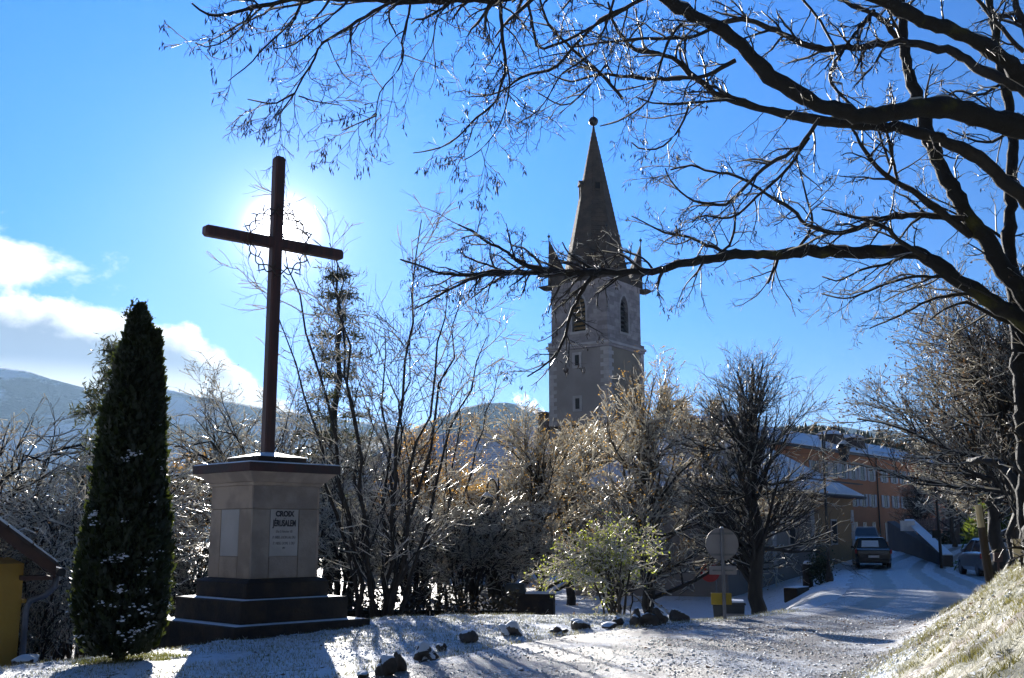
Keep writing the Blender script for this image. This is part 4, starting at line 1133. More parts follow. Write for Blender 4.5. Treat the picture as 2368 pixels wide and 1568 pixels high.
MB().tube([(.03, .03, float(gz(nb.location.x, 14.2)) - .1), (.03, .03, zat(1250, 14.2))], .02, 6).build('stake', OLDW, nb)

# ------------------------------------------------------------------ things in the shade beside the street
def gpt(px, py, Y):
    q = at(px, py, Y); return (q[0], q[1], float(gz(q[0], q[1])))
q = gpt(1867, 1335, 42.0)
bo = thing('bollard', 'dark wooden bollard with snowy top near the tall lamp post', 'bollard', q)
MB().lathe([(.20, -.2), (.2, .6), (.22, .62), (.22, .74), (.17, .86), (.08, .98)], 12).build('shaft', OLDW, bo)
MB().lathe([(.17, .865), (.1, .985), (.02, 1.0)], 12).build('snow_cap', M['snow'], bo)
q = gpt(1841, 1360, 39.0)
bl_ = thing('stone_trough', 'low dark stone trough lying left of the wooden bollard', 'trough', q, radians(55))
MB().box(-.6, .6, -.25, .25, -.2, .30).build('body', DARKSTONE, bl_, bevel=.03); MB().box(-.58, .58, -.23, .23, .302, .33).build('snow_cover', M['snow'], bl_)
q = gpt(1225, 1400, 34.0)
tb = thing('planter', 'dark planter box with snowy ledge behind the first linden trunk', 'planter', (q[0], q[1], q[2]), radians(-8))
zz = zat(1372, 34.0) - q[2]
MB().box(-.75, .75, -.3, .3, -.2, zz).build('body', DARKSTONE, tb, bevel=.03); MB().box(-.1, .95, -.34, .34, zz + .002, zz + .05).build('ledge', ROOFSNOW, tb)
MB().box(-.72, -.15, -.25, .25, zz + .002, zz + .3).build('crate', BINM, tb, bevel=.02)

# ramp wall with sloping snowy top, pillar and fence
DWALL = mat('dark_wall', (0.085, 0.07, 0.065), .85, (0.055, 0.05, 0.05), .8, bump=.5, bscale=6)
P0, P1 = at(2098, 1300, 66.0), at(2180, 1290, 58.0)
d = Vector((P1[0] - P0[0], P1[1] - P0[1])); L = d.length
rw = thing('ramp_wall', 'dark retaining wall with sloping snowy coping beside the dark car', 'wall', (P0[0], P0[1], 0), math.atan2(d.y, d.x))
za, zb_ = zat(1203, 66.0), zat(1284, 58.0)
MB().hexa([(-5, 0, -1), (L, 0, -1), (L, .5, -1), (-5, .5, -1)], [(-5, 0, za), (L, 0, zb_), (L, .5, zb_), (-5, .5, za)]).build('wall', DWALL, rw)
mb = MB(); n = 12
for i in range(n):
    t0, t1 = i / n, (i + 1) / n
    f = lambda t: za + (zb_ - za) * t - .35 * sin(pi * t) * 0
    mb.hexa([(L * t0, -.05, f(t0) + .003), (L * t1, -.05, f(t1) + .003), (L * t1, .55, f(t1) + .003), (L * t0, .55, f(t0) + .003)], [(L * t0, 0, f(t0) + .06), (L * t1, 0, f(t1) + .06), (L * t1, .5, f(t1) + .07), (L * t0, .5, f(t0) + .07)])
mb.build('snow_cover', M['snow'], rw)
q = at(2098, 1215, 64.5)
pb = thing('white_panel', 'pale square panel standing on top of the retaining wall', 'panel', (q[0], q[1], za), 0)
MB().box(-.42, .42, -.05, .05, zat(1228, 64.5) - za, zat(1204, 64.5) - za).build('board', WHP, pb); MB().box(.43, .75, -.1, .3, -.02, zat(1203, 64.5) - za).build('pillar', DWALL, pb)
fa = at(2115, 1222, 78.0)
fn = thing('fence', 'row of pale slats in front of the far snowy tree', 'fence', (fa[0], 78.0, float(gz(fa[0], 78.0))), radians(4))
FW = mat('fence_wood', (.20, .16, .16), .8, (.14, .11, .11), 2.0, rand=.1)
fz = zat(1200, 78.0) - fn.location.z
for i in range(20):
    MB().box(i * .16, i * .16 + .09, -.02, .02, fz - .75, fz).build('slat', FW, fn)
for z in (fz - .6, fz - .2): MB().box(-.1, 3.3, .022, .06, z - .04, z + .04).build('rail', FW, fn)
for x in (-.1, 1.6, 3.25): MB().box(x - .05, x + .05, .062, .14, -.3, fz + .05).build('post', FW, fn)
q = gpt(2208, 1220, 76.0)
gp = thing('gate_post', 'snow topped gate post beside the far snowy tree', 'post', (q[0], 76.0, q[2]))
zz = zat(1196, 76.0) - q[2]
MB().box(-.2, .2, -.2, .2, -.4, zz).build('shaft', DWALL, gp, bevel=.03); MB().frustum(.26, .26, zz, .2, .2, zz + .12).build('cap', M['snow'], gp)
q = gpt(2174, 1275, 57.0)
pl_ = thing('utility_pole', 'slim dark pole with small box before the retaining wall', 'pole', q)
zz = zat(1080, 57.0) - q[2]
MB().tube([(0, 0, -.3), (0, 0, 1.8), (-.06, 0, zz)], [.09, .08, .05], 8).build('pole', IRONB, pl_); MB().box(-.42, .02, -.16, -.09, 1.55, 1.95).build('box', IRONB, pl_)
# carport roof at the right edge
q = at(2300, 1235, 43.0)
cp = thing('carport', 'dark sloping carport roof with snowy edge over the silver car', 'carport', (q[0], 43.0, 0), radians(-25))
zl_, zr2 = zat(1236, 43.0), zat(1200, 43.0)
w_ = (2375 - 2300) / FPX * 43
lo = [(0, 0, zl_), (w_ * 2.2, 0, zl_ + (zr2 - zl_) * 2.2), (w_ * 2.2, 5, zl_ + (zr2 - zl_) * 2.2), (0, 5, zl_)]
MB().hexa([(x, y, z - .1) for x, y, z in lo], lo).build('roof', DWALL, cp)
MB().hexa([(x, y, z + .003) for x, y, z in lo], [(x, y, z + .05) for x, y, z in lo]).build('snow_cover', M['snow'], cp)
MB().hexa([(.1, .02, zl_ - .12), (w_ * 2.1, .02, zl_ - .12), (w_ * 2.1, .1, zl_ - .12), (.1, .1, zl_ - .12)], [(.1, .02, zl_ - .1), (w_ * 2.1, .02, zl_ + (zr2 - zl_) * 2.1 - .1), (w_ * 2.1, .1, zl_ + (zr2 - zl_) * 2.1 - .1), (.1, .1, zl_ - .1)]).build('gable_board', DWALL, cp)
for x in (w_ * 2, ):
    for y in (.1, 4.8): MB().box(x, x + .12, y, y + .12, -1, zl_ + .6).build('post', OLDW, cp)

# ------------------------------------------------------------------ cars
def car(label, x, y, rz, paint, group='parked cars', snow_roof=True):
    z = float(gz(x, y)) + .01
    c = thing('parked_car', label, 'car', (x, y, z), rz, group)
    # stations along the length (rear at -y): y, half width, sill, waist
    W_ = .87
    def ring(y, hw, z0, z1, top):
        r = .10
        return [(-hw * .92, y, z0), (hw * .92, y, z0), (hw, y, z0 + .15), (hw, y, z1 - r), (hw * .93, y, z1), (-hw * .93, y, z1), (-hw, y, z1 - r), (-hw, y, z0 + .15)]
    st = [(-2.02, .72, .36, .72), (-1.98, .80, .30, .90), (-1.80, W_, .24, .97), (-1.2, W_, .22, .99), (0, W_, .22, .96), (.9, W_, .22, .93), (1.5, .85, .24, .84), (1.95, .78, .28, .72), (2.05, .66, .36, .62)]
    MB().rings([ring(*s, 0) for s in st]).build('body', paint, c, smooth=False, bevel=.03)
    def cab(y, hw, z): return [(-hw, y, z), (hw, y, z)]
    lo = [(-.80, -1.72, .965), (.80, -1.72, .965), (.80, 1.0, .93), (-.80, 1.0, .93)]
    hi = [(-.62, -1.25, 1.44), (.62, -1.25, 1.44), (.62, .15, 1.46), (-.62, .15, 1.46)]
    MB().hexa(lo, hi).build('glass', GLASS, c)
    MB().frustum(.64, .74, 1.44, .56, .62, 1.50, (0, -.55)).build('roof', paint, c, bevel=.02)
    for s in (-1, 1):
        for y0, y1 in ((-1.74, -1.27), (-.35, -.45), (1.01, .16)):
            MB().hexa([(s * .815, y0 - .05, .95), (s * .775, y0 - .05, .95), (s * .775, y0 + .06, .95), (s * .815, y0 + .06, .95)][::s], [(s * .64, y1 - .05, 1.455), (s * .60, y1 - .05, 1.455), (s * .60, y1 + .06, 1.455), (s * .64, y1 + .06, 1.455)][::s]).build('pillar', paint, c)
        MB().box(s * .80 - .10 * (s < 0) - .0, s * .80 + .10 * (s > 0), -2.0, -1.93, .72, .92).build('tail_light', REDP, c)
        MB().box(s * .88 - .06, s * .88 + .10 * s if s > 0 else s * .88 + .06, .62, .78, .95, 1.07).build('mirror', paint, c, bevel=.02)
        for y_ in (-1.28, 1.30):
            w = disc(.315, 0, .2, .305, 24).build('wheel', IRONB, c, loc=(s * .76 - (.1), y_, 0))
            w.rotation_euler = (0, 0, pi / 2)
            w.location = (s * .76 + .1, y_, 0)
            rim = disc(.19, -.012, .212, .305, 16).build('rim', GALV, w)
    MB().box(-.26, .26, -2.045, -2.02, .52, .63).build('number_plate', WHP, c)
    MB().box(-.74, .74, -2.06, -1.99, .28, .46).build('bumper', IRONB, c, bevel=.03)
    if snow_roof: 
        MB().frustum(.60, .70, 1.502, .54, .62, 1.53, (0, -.55)).build('snow_cover', M['snow'], c, bevel=.01)
        MB().hexa([(-.55, -1.66, 1.035), (.3, -1.66, 1.035), (.3, -1.34, 1.355), (-.5, -1.34, 1.355)], [(-.55, -1.68, 1.05), (.3, -1.68, 1.05), (.3, -1.36, 1.37), (-.5, -1.36, 1.37)]).build('window_snow', M['snow'], c)
    return c
BLACKP = mat('black_car_paint', (.012, .013, .016), .25, (.018, .02, .024), 3.0, coat=.6)
SILVER = mat('silver_car_paint', (.28, .31, .36), .3, (.24, .27, .31), 3.0, metal=.4, coat=.6)
TEAL = mat('blue_grey_car_paint', (.11, .15, .18), .3, (.09, .12, .15), 3.0, coat=.6)
x, y = at(2041, 1310, 56.0)[:2]
car('black hatchback with snowy roof parked by the retaining wall', x, y + 1.8, radians(-14), BLACKP)
x, y = at(2026, 1258, 73.0)[:2]
car('blue grey car parked close behind the black hatchback', x, y + 2, radians(160), TEAL)
x, y = at(2325, 1300, 44.5)[:2]
car('silver hatchback parked under the carport at right', x, y + 1.5, radians(-8), SILVER)
# ------------------------------------------------------------------ branching
def unit(v):
    return v / np.maximum(np.linalg.norm(v, axis=-1, keepdims=True), 1e-9)
def sprout(P, R, n, ang, L, k, wig, up=0.0, t0=.2, t1=1., rr=.6, tip=.35, rmin=.003, taper=.5, jit=.35, bias=None):
    """grow n children on every branch of P (N,K,3)"""
    N, K, _ = P.shape
    t = t0 + (t1 - t0) * ((np.arange(n)[None] + rng.random((N, n))) / n)
    f = np.clip(t * (K - 1), 0, K - 1 - 1e-6); i = f.astype(int); w = (f - i)[..., None]
    ar = np.arange(N)[:, None]
    base = P[ar, i] * (1 - w) + P[ar, i + 1] * w
    r0 = (R[ar, i] * (1 - w[..., 0]) + R[ar, i + 1] * w[..., 0]).ravel()
    T = unit(P[ar, i + 1] - P[ar, i]).reshape(-1, 3)
    q = rng.normal(size=T.shape)
    if bias is not None: q = q + np.asarray(bias)
    perp = unit(q - (q * T).sum(1, keepdims=True) * T)
    a = (ang * (1 + jit * rng.normal(size=len(T))))[:, None]
    d = np.cos(a) * T + np.sin(a) * perp
    Ln = L * (.55 + .75 * rng.random(len(T))) * (1 - taper * t.ravel())
    out = np.empty((len(T), k, 3)); out[:, 0] = base.reshape(-1, 3)
    for j in range(1, k):
        d = unit(d + wig * rng.normal(size=d.shape) + np.array([0, 0, up]))
        out[:, j] = out[:, j - 1] + d * (Ln / (k - 1))[:, None]
    rb = np.maximum(np.minimum(r0 * rr, r0 * .95), rmin)
    Rr = rb[:, None] * np.linspace(1, tip, k)[None]
    return out, np.maximum(Rr, rmin * .6)
def tubes(P, R, s):
    N, K, _ = P.shape
    T = unit(np.gradient(P, axis=1))
    ref = np.array([.31, .17, .93]); ref2 = np.array([.93, .2, .1])
    use = (np.abs((T * ref).sum(-1, keepdims=True)) > .93)
    u = unit(np.cross(T, np.where(use, ref2, ref))); v = np.cross(T, u)
    a = np.arange(s) * 2 * pi / s
    V = P[:, :, None] + R[:, :, None, None] * (np.cos(a)[None, None, :, None] * u[:, :, None] + np.sin(a)[None, None, :, None] * v[:, :, None])
    idx = np.arange(N * K * s).reshape(N, K, s)
    A = idx[:, :-1]; B = idx[:, 1:]
    F = np.stack([A, np.roll(A, -1, 2), np.roll(B, -1, 2), B], -1).reshape(-1, 4)
    return V.reshape(-1, 3), F
def merge(parts):
    Vs, Fs, o = [], [], 0
    for V, F in parts:
        if len(V) == 0: continue
        Vs.append(V); Fs.append(F + o); o += len(V)
    return np.vstack(Vs), Fs
def snow_on(P, R, th, keep=.7, lift=.75, flat=.25):
    """ridge of snow along the upper side of branches that are not too steep"""
    k = rng.random(len(P)) < keep
    P, R = P[k], R[k]
    if len(P) == 0: return np.zeros((0, 3)), np.zeros((0, 4), int)
    T = unit(np.gradient(P, axis=1))
    h = np.clip((np.sqrt(1 - np.clip(T[..., 2], -1, 1) ** 2) - flat) / .4, 0, 1)
    h = h * (.35 + .9 * rng.random(h.shape))
    r = (R * .75 + th) * h
    P2 = P + np.array([0, 0, 1]) * (R * lift + th * .5 * h)[..., None]
    return tubes(P2, r, 3)
def leaves(pts, size, n, spread, hang=.3, wd=.32):
    p = np.repeat(pts, n, 0) + rng.normal(size=(len(pts) * n, 3)) * spread
    d = unit(rng.normal(size=p.shape) + np.array([0, 0, -hang])); e = unit(np.cross(d, rng.normal(size=p.shape)))
    s = size * (.6 + .8 * rng.random(len(p)))[:, None]
    V = np.stack([p, p + d * s * .5 + e * s * wd, p + d * s, p + d * s * .5 - e * s * wd], 1).reshape(-1, 3)
    return V, np.arange(len(V)).reshape(-1, 4)
def pods(pts, L, w, n, spread):
    """hanging seed pods: slim six-faced spindles"""
    p = np.repeat(pts, n, 0) + rng.normal(size=(len(pts) * n, 3)) * spread
    d = unit(np.array([0, 0, -1]) + .35 * rng.normal(size=p.shape)); u = unit(np.cross(d, rng.normal(size=p.shape))); v = np.cross(d, u)
    l = L * (.6 + .7 * rng.random(len(p)))[:, None]
    V = np.stack([p, p + d * l * .5 + u * w, p + d * l * .5 - u * w * .5 + v * w * .87, p + d * l * .5 - u * w * .5 - v * w * .87, p + d * l], 1).reshape(-1, 3)
    b = (np.arange(len(p)) * 5)[:, None]
    F = np.concatenate([b + np.array([q]) for q in ((0, 1, 2), (0, 2, 3), (0, 3, 1), (4, 2, 1), (4, 3, 2), (4, 1, 3))])
    return V, F
def stem(pts, r0, r1, n=9, wig=.02):
    P = catmull(pts, n); P[1:-1] += rng.normal(size=(n - 2, 3)) * wig
    return P[None], np.linspace(r0, r1, n)[None]

PROTO = {}
def bare_copy(key, name, label, x, y, H, group=None, leaf=None, rot=0.0, spread=1.0):
    src, H0, sp0 = PROTO[key]
    t = copy_tree(src)
    t.name = name
    z = float(gz(x, y)); k = H / H0
    t.location = (x, y, z - .1); t.rotation_euler = (0, 0, rot); t.scale = (k * spread / sp0, k * spread / sp0, k)
    t['label'] = label
    if 'group' in t: del t['group']
    if group: t['group'] = group
    for c in t.children:
        if leaf and c.name.startswith('leaves'):
            c.material_slots[0].link = 'OBJECT'; c.material_slots[0].material = M[leaf]
    return t
def bare_tree(name, label, x, y, H, kind='linden', group=None, parts_scale=1.0, seed=0, twig_r=.007, snow=.012, leaf=None, leaf_n=0, z=None, dens=1.0, snow_keep=.7, twmat='twig', lean=(0, 0), spread=1.0, low=.14, stems=1, leaf_size=.06):
    global rng
    rng = np.random.default_rng(500 + seed)
    z = float(gz(x, y)) if z is None else z
    t = thing(name, label, 'tree', (x, y, z - .1), 0, group)
    tr, br, tw_, = [], [], []
    if kind == 'linden':        # short bole, ascending limbs, tight rounded crown with fans of straight shoots
        P, R = stem([(0, 0, 0), (.05 * H * lean[0], 0, .2 * H), (.1 * H * lean[0], .02 * H, .5 * H), (.08 * H * lean[0], 0, .80 * H)], .030 * H, .010 * H, 12, .01 * H)
        tr.append((P, R))
        A = sprout(P, R, int(24 * dens), 1.02, .50 * H * spread, 7, .13, .07, low, .95, .40, .3, .010, .5)
        B = sprout(*A, 8, .7, .20 * H, 5, .14, .10, .15, 1, .6, .4, .007, .3)
        Cc = sprout(*B, 7, .6, .10 * H, 4, .13, .08, .1, 1, .65, .5, twig_r, .3)
        D = sprout(*Cc, 3, .6, .05 * H, 3, .12, .05, .2, 1, .8, .6, twig_r * .8, .3)
        top = sprout(P, R, int(22 * dens), .35, .33 * H, 6, .05, .12, .5, 1, .5, .4, .010, .35)
        top2 = sprout(*top, 7, .35, .10 * H, 4, .06, .08, .2, 1, .6, .5, twig_r, .4)
        br = [A, B, top]; tw_ = [Cc, D, top2]
    elif kind == 'multi':       # several upright stems fanning from the ground
        Ps, Rs = [], []
        for i in range(stems):
            a = 2 * pi * i / stems + rng.uniform(-.3, .3); s = rng.uniform(.35, 1.0) * .36 * H * spread
            h_ = H * rng.uniform(.74, 1.0)
            P, R = stem([(.1 * cos(a), .1 * sin(a), 0), (s * .28 * cos(a), s * .28 * sin(a), h_ * .30), (s * .62 * cos(a), s * .62 * sin(a), h_ * .66), (s * cos(a), s * sin(a), h_)], .0066 * H, .0011 * H, 14, .008 * H)
            Ps.append(P); Rs.append(R)
        P, R = np.concatenate(Ps), np.concatenate(Rs)
        tr.append((P, R))
        A = sprout(P, R, int(12 * dens), .55, .25 * H, 7, .08, .07, .18, .97, .42, .3, .007, .45)
        B = sprout(*A, 6, .65, .11 * H, 5, .13, .05, .2, 1, .6, .45, .006, .35)
        Cc = sprout(*B, 4, .65, .055 * H, 4, .13, .02, .2, 1, .7, .5, twig_r, .3)
        br = [A, B]; tw_ = [Cc]
    elif kind == 'arch':        # shrub: long arching shoots
        Ps, Rs = [], []
        for i in range(stems):
            a = rng.uniform(0, 2 * pi); s = rng.uniform(.2, .75) * H * spread; h_ = H * rng.uniform(.5, 1.0)
            P, R = stem([(.12 * cos(a), .12 * sin(a), 0), (s * .3 * cos(a), s * .3 * sin(a), h_ * .55), (s * .7 * cos(a), s * .7 * sin(a), h_ * .92), (s * 1.1 * cos(a), s * 1.1 * sin(a), h_ * rng.uniform(.7, 1.05))], .010 * H + .006, .003 * H, 10, .02 * H)
            Ps.append(P); Rs.append(R)
        P, R = np.concatenate(Ps), np.concatenate(Rs)
        tr.append((P, R))
        A = sprout(P, R, int(8 * dens), .7, .32 * H, 6, .14, .05, .25, 1, .6, .35, .006, .4)
        B = sprout(*A, 5, .7, .14 * H, 5, .15, .03, .2, 1, .7, .5, .005, .3)
        Cc = sprout(*B, 3, .7, .07 * H, 3, .14, .0, .2, 1, .8, .6, twig_r, .3)
        br = [A, B]; tw_ = [Cc]
    np_mesh('trunk', *merge([tubes(p, r, 9) for p, r in tr]), M['bark'], t)
    np_mesh('branches', *merge([tubes(p, r, 4) for p, r in br]), M['bark'], t)
    np_mesh('crown', *merge([tubes(p, r, 3) for p, r in tw_]), M[twmat], t)
    if snow:
        s = [snow_on(p, r, snow, snow_keep) for p, r in br + tw_]
        np_mesh('snow', *merge(s), M['twig_snow'], t)['kind'] = 'stuff'
    if leaf:
        tips = tw_[-1][0][:, -1] if leaf != 'leaf_top' else tw_[-1][0][:, -1]
        tips = np.concatenate([q[0][:, -1] for q in tw_])
        tips = tips[rng.random(len(tips)) < leaf_n]
        V, Fq = leaves(tips, leaf_size, 2, leaf_size * .6)
        np_mesh('leaves', V, Fq, M[leaf], t, smooth=False)
    return t

# ------------------------------------------------------------------ great bare tree arching over the scene
def limb(pts, r0, r1, Y0, Y1, taper=1.0):
    P = np.array([at(px, py, Y0 + (Y1 - Y0) * i / (len(pts) - 1)) for i, (px, py) in enumerate(pts)])
    n = max(6, 3 * len(pts)); Q = catmull(P, n)
    Ym = np.linspace(Y0, Y1, n)
    R = (r0 + (r1 - r0) * np.linspace(0, 1, n) ** taper) / FPX * Ym
    return Q, R
LIMBS = [
 # (points in the photo, first and last half width, first and last distance)
 ([(2480, 330), (2367, 292), (2297, 280), (2201, 250), (2105, 254), (2034, 268), (1962, 263), (1890, 240), (1818, 201), (1761, 158), (1717, 110), (1674, 72), (1617, 43), (1555, 8), (1480, -30), (1380, -48), (1250, -30), (1161, -4), (1065, -1), (970, 4), (898, 1), (778, -4), (682, 0), (587, 17), (515, 36), (481, 34), (443, 8)], 31, 2.2, 13.2, 10.2, .85),
 ([(2480, 240), (2367, 175), (2297, 120), (2225, 81), (2129, 43), (2057, 10), (1990, -25)], 24, 16, 13, 11.5, 1),
 ([(2390, 230), (2297, 172), (2259, 163), (2220, 125), (2172, 115), (2105, 98), (2034, 105), (1914, 115), (1856, 101), (1794, 72), (1722, 45), (1660, 52), (1590, 20)], 14, 5, 13.5, 14.5, 1),
 ([(2400, 720), (2311, 608), (2278, 551), (2240, 508), (2201, 431), (2163, 364), (2134, 268), (2105, 182), (2091, 120), (2086, 57), (2077, -10)], 25, 13, 14.2, 14.5, 1),
 ([(2077, 96), (2048, 53), (2010, 29), (1938, -2)], 9, 6, 14.5, 14.0, 1),
 ([(2400, 490), (2335, 431), (2273, 374), (2201, 335), (2129, 311), (2058, 292), (1960, 288), (1866, 273), (1794, 259), (1722, 240), (1674, 225), (1641, 206), (1603, 177), (1564, 139), (1507, 122), (1464, 113), (1435, 81), (1416, 48), (1405, 5)], 20, 3, 13.8, 13.0, .8),
 ([(2440, 790), (2367, 747), (2297, 699), (2225, 656), (2153, 604), (2105, 584), (2010, 584), (1914, 582), (1842, 582), (1785, 592), (1722, 587), (1655, 596), (1588, 608), (1531, 625), (1483, 629), (1387, 631), (1281, 627), (1233, 618), (1200, 608), (1171, 582), (1123, 558), (1092, 535), (1060, 520)], 24, 2.2, 14, 16.5, .72),
 ([(1387, 629), (1320, 633), (1257, 634), (1152, 627), (1094, 637), (1018, 632), (970, 615), (925, 600)], 8, 2, 16, 16.8, 1),
 ([(1240, 632), (1133, 634), (1085, 647), (1042, 668), (994, 695), (960, 714)], 5, 1.4, 16.2, 16.5, 1),
 ([(1395, 627), (1360, 650), (1333, 695), (1315, 740), (1307, 778), (1281, 824), (1245, 855), (1219, 871)], 6.5, 1.6, 16, 16.2, 1),
 ([(1380, 628), (1350, 610), (1318, 590), (1300, 560)], 4, 1.5, 16, 16.0, 1),
 ([(2230, 506), (2173, 503), (2105, 500), (2053, 505), (2005, 520), (1942, 539), (1890, 529), (1856, 512), (1832, 484), (1780, 455), (1717, 414), (1674, 402), (1631, 395), (1602, 383), (1550, 393)], 8, 2, 14.2, 14.8, 1),
 ([(2140, 595), (2081, 560), (2048, 527), (1976, 503), (1899, 484)], 8, 2.5, 14.2, 14.0, 1),
 ([(1895, 275), (1847, 340), (1780, 378), (1732, 421), (1684, 469), (1655, 474), (1593, 460), (1550, 417), (1538, 390)], 6, 1.8, 12.9, 13.5, 1),
 ([(1870, 318), (1818, 393), (1761, 445), (1694, 503), (1627, 498), (1600, 515)], 4.5, 1.6, 13, 13.6, 1),
 ([(2245, 545), (2192, 503), (2134, 460), (2072, 422), (2038, 398), (2000, 350), (1967, 292), (1945, 250)], 11, 3, 14.3, 13.6, 1),
 ([(2075, 415), (2062, 360), (2048, 300)], 4, 3.5, 14, 13.5, 1),
 ([(2060, 390), (2042, 340), (2029, 300)], 3.5, 3, 14, 13.5, 1),
 ([(2020, 25), (1981, 72), (1938, 134), (1919, 182), (1943, 220), (1975, 250)], 6, 4, 14, 13.3, 1),
 ([(1852, -5), (1895, 48), (1933, 120), (1942, 140)], 3.5, 3, 14, 13.8, 1),
 ([(2376, 1300), (2372, 1150), (2364, 950), (2350, 747), (2337, 623), (2333, 527), (2338, 431), (2340, 297), (2321, 190), (2300, 80), (2285, -10)], 21, 11, 14.6, 15.0, 1),
 ([(2400, 1310), (2412, 1000), (2430, 800), (2445, 600), (2470, 400), (2480, 200), (2490, 0)], 38, 24, 13.6, 13.0, 1),
 ([(2440, 480), (2415, 300), (2390, 150), (2360, 40), (2330, -20)], 14, 9, 14, 14.6, 1),
 ([(2345, 747), (2290, 730), (2240, 700), (2190, 712), (2150, 740)], 6, 2, 14.6, 14.6, 1),
 # lower fork at the right edge
 ([(2420, 1250), (2367, 1150), (2320, 1085), (2270, 1063), (2240, 1068)], 13, 8, 14.8, 16, 1),
 # hanging sprays from the long limb along the top
 ([(701, -5), (682, 38), (654, 72), (615, 105), (586, 139), (553, 168), (527, 188)], 3.4, 1.1, 10.5, 10.5, 1),
 ([(807, -2), (778, 29), (730, 67), (677, 105), (634, 113)], 3.4, 1.1, 10.6, 10.4, 1),
 ([(903, 5), (845, 38), (792, 72), (744, 101), (725, 139), (701, 177), (682, 215), (663, 240), (644, 273), (634, 312)], 4.6, 1.0, 10.8, 10.8, 1),
 ([(682, 216), (634, 240), (600, 236), (572, 230)], 2.2, .9, 10.8, 10.6, 1),
 ([(690, 222), (730, 235), (792, 244)], 2.0, .9, 10.8, 11, 1),
 ([(948, 12), (941, 53), (929, 96), (934, 125), (917, 168), (879, 211), (869, 268), (867, 326)], 3.6, 1.0, 11, 11, 1),
 ([(869, 268), (826, 287), (790, 303)], 1.8, .9, 11, 11, 1),
 ([(1156, -3), (1161, 72), (1168, 148), (1161, 192), (1142, 240), (1094, 278), (1056, 321), (1008, 345), (955, 354)], 5, 1.0, 11.4, 11.6, 1),
 ([(1166, 140), (1176, 168), (1176, 215), (1156, 287), (1113, 345), (1070, 372)], 3, .9, 11.4, 11.2, 1),
 ([(1219, -4), (1233, 72), (1247, 115), (1300, 96), (1343, 77), (1387, 53), (1450, 20)], 3.5, 3.5, 11.6, 12, 1),
 ([(1500, -10), (1440, 20), (1387, 48), (1329, 105), (1281, 158), (1209, 177), (1161, 211), (1120, 222), (1075, 225)], 6, 1.1, 11.6, 11.9, 1),
 ([(1440, 230), (1387, 168), (1343, 134), (1305, 96), (1267, 57), (1247, -5)], 4, 3, 12.6, 12, 1),
 ([(1400, 150), (1387, 168), (1343, 220), (1300, 244), (1243, 215)], 3, 1.2, 12.4, 12.4, 1),
 ([(1593, 240), (1574, 292), (1531, 340), (1483, 345), (1460, 330)], 3.2, 1.2, 13, 13, 1),
 ([(1670, 52), (1598, 86), (1483, 91), (1387, 100), (1320, 110)], 5, 1.6, 12.6, 12.2, 1),
 ([(1700, 140), (1617, 178), (1483, 182), (1387, 172), (1320, 190), (1270, 170)], 6, 1.6, 12.6, 12.6, 1),
 ([(1700, 235), (1674, 232), (1593, 239), (1516, 240), (1470, 225)], 4, 1.5, 13, 13.2, 1),
 ([(1575, 55), (1545, 96), (1516, 182), (1497, 235), (1435, 278), (1387, 292)], 4, 1.2, 12, 12.4, 1),
 ([(1420, -5), (1400, 60), (1360, 130), (1300, 170), (1250, 250), (1190, 290)], 3.5, 1, 11.6, 11.6, 1),
 ([(1050, 0), (1010, 40), (1000, 100), (970, 150)], 2.6, 1, 11, 11, 1),
 ([(590, 12), (560, 60), (520, 95), (480, 110), (450, 100)], 2.4, 1, 10.3, 10.2, 1),
 ([(1655, 592), (1690, 560), (1700, 500), (1693, 470)], 3.6, 2.2, 15.4, 15.2, 1),
 ([(1842, 580), (1878, 520), (1865, 460), (1850, 400), (1838, 370)], 4, 1.2, 15, 14.6, 1),
 ([(1800, 590), (1790, 620), (1775, 655)], 4.5, 3, 15.2, 15, 1),
 ([(1625, 600), (1615, 625), (1605, 640)], 3.5, 2.5, 15.6, 15.5, 1),
 ([(1700, 586), (1640, 570), (1590, 548), (1540, 540), (1500, 520), (1460, 500)], 4.5, 1.2, 15.4, 15.6, 1),
 ([(1510, 625), (1490, 600), (1440, 580), (1400, 560)], 3, 1, 16, 15.8, 1),
 ([(2100, 590), (2050, 610), (1990, 625), (1940, 650), (1900, 640)], 4, 1.1, 14.3, 14, 1),
 ([(2190, 640), (2110, 640), (2040, 660), (1960, 690), (1900, 680)], 4, 1.1, 14.4, 14.2, 1),
 ([(2240, 680), (2160, 690), (2080, 730), (2010, 760)], 4, 1.1, 14.4, 14.4, 1),
 ([(2330, 560), (2270, 520), (2200, 490), (2150, 470)], 4, 1.5, 15, 15, 1),
 ([(2340, 300), (2290, 330), (2240, 320), (2190, 300)], 4, 1.5, 15, 15, 1),
 ([(2330, 180), (2270, 220), (2210, 210), (2170, 240)], 4, 1.5, 15, 15, 1),
 ([(2367, 120), (2310, 60), (2270, 10), (2240, -20)], 7, 4, 14, 14, 1),
]
rng = np.random.default_rng(77)
tx, ty = at(2372, 1290, 14.4)[:2]; tz = float(gz(tx, ty))
big = thing('bare_tree', 'huge dark bare tree at right whose branches arch over the whole view', 'tree', (tx, ty, tz - .2))
off = np.array([tx, ty, tz - .2])
trunkV, limbV, thinV, chunks, snowV = [], [], [], [], []
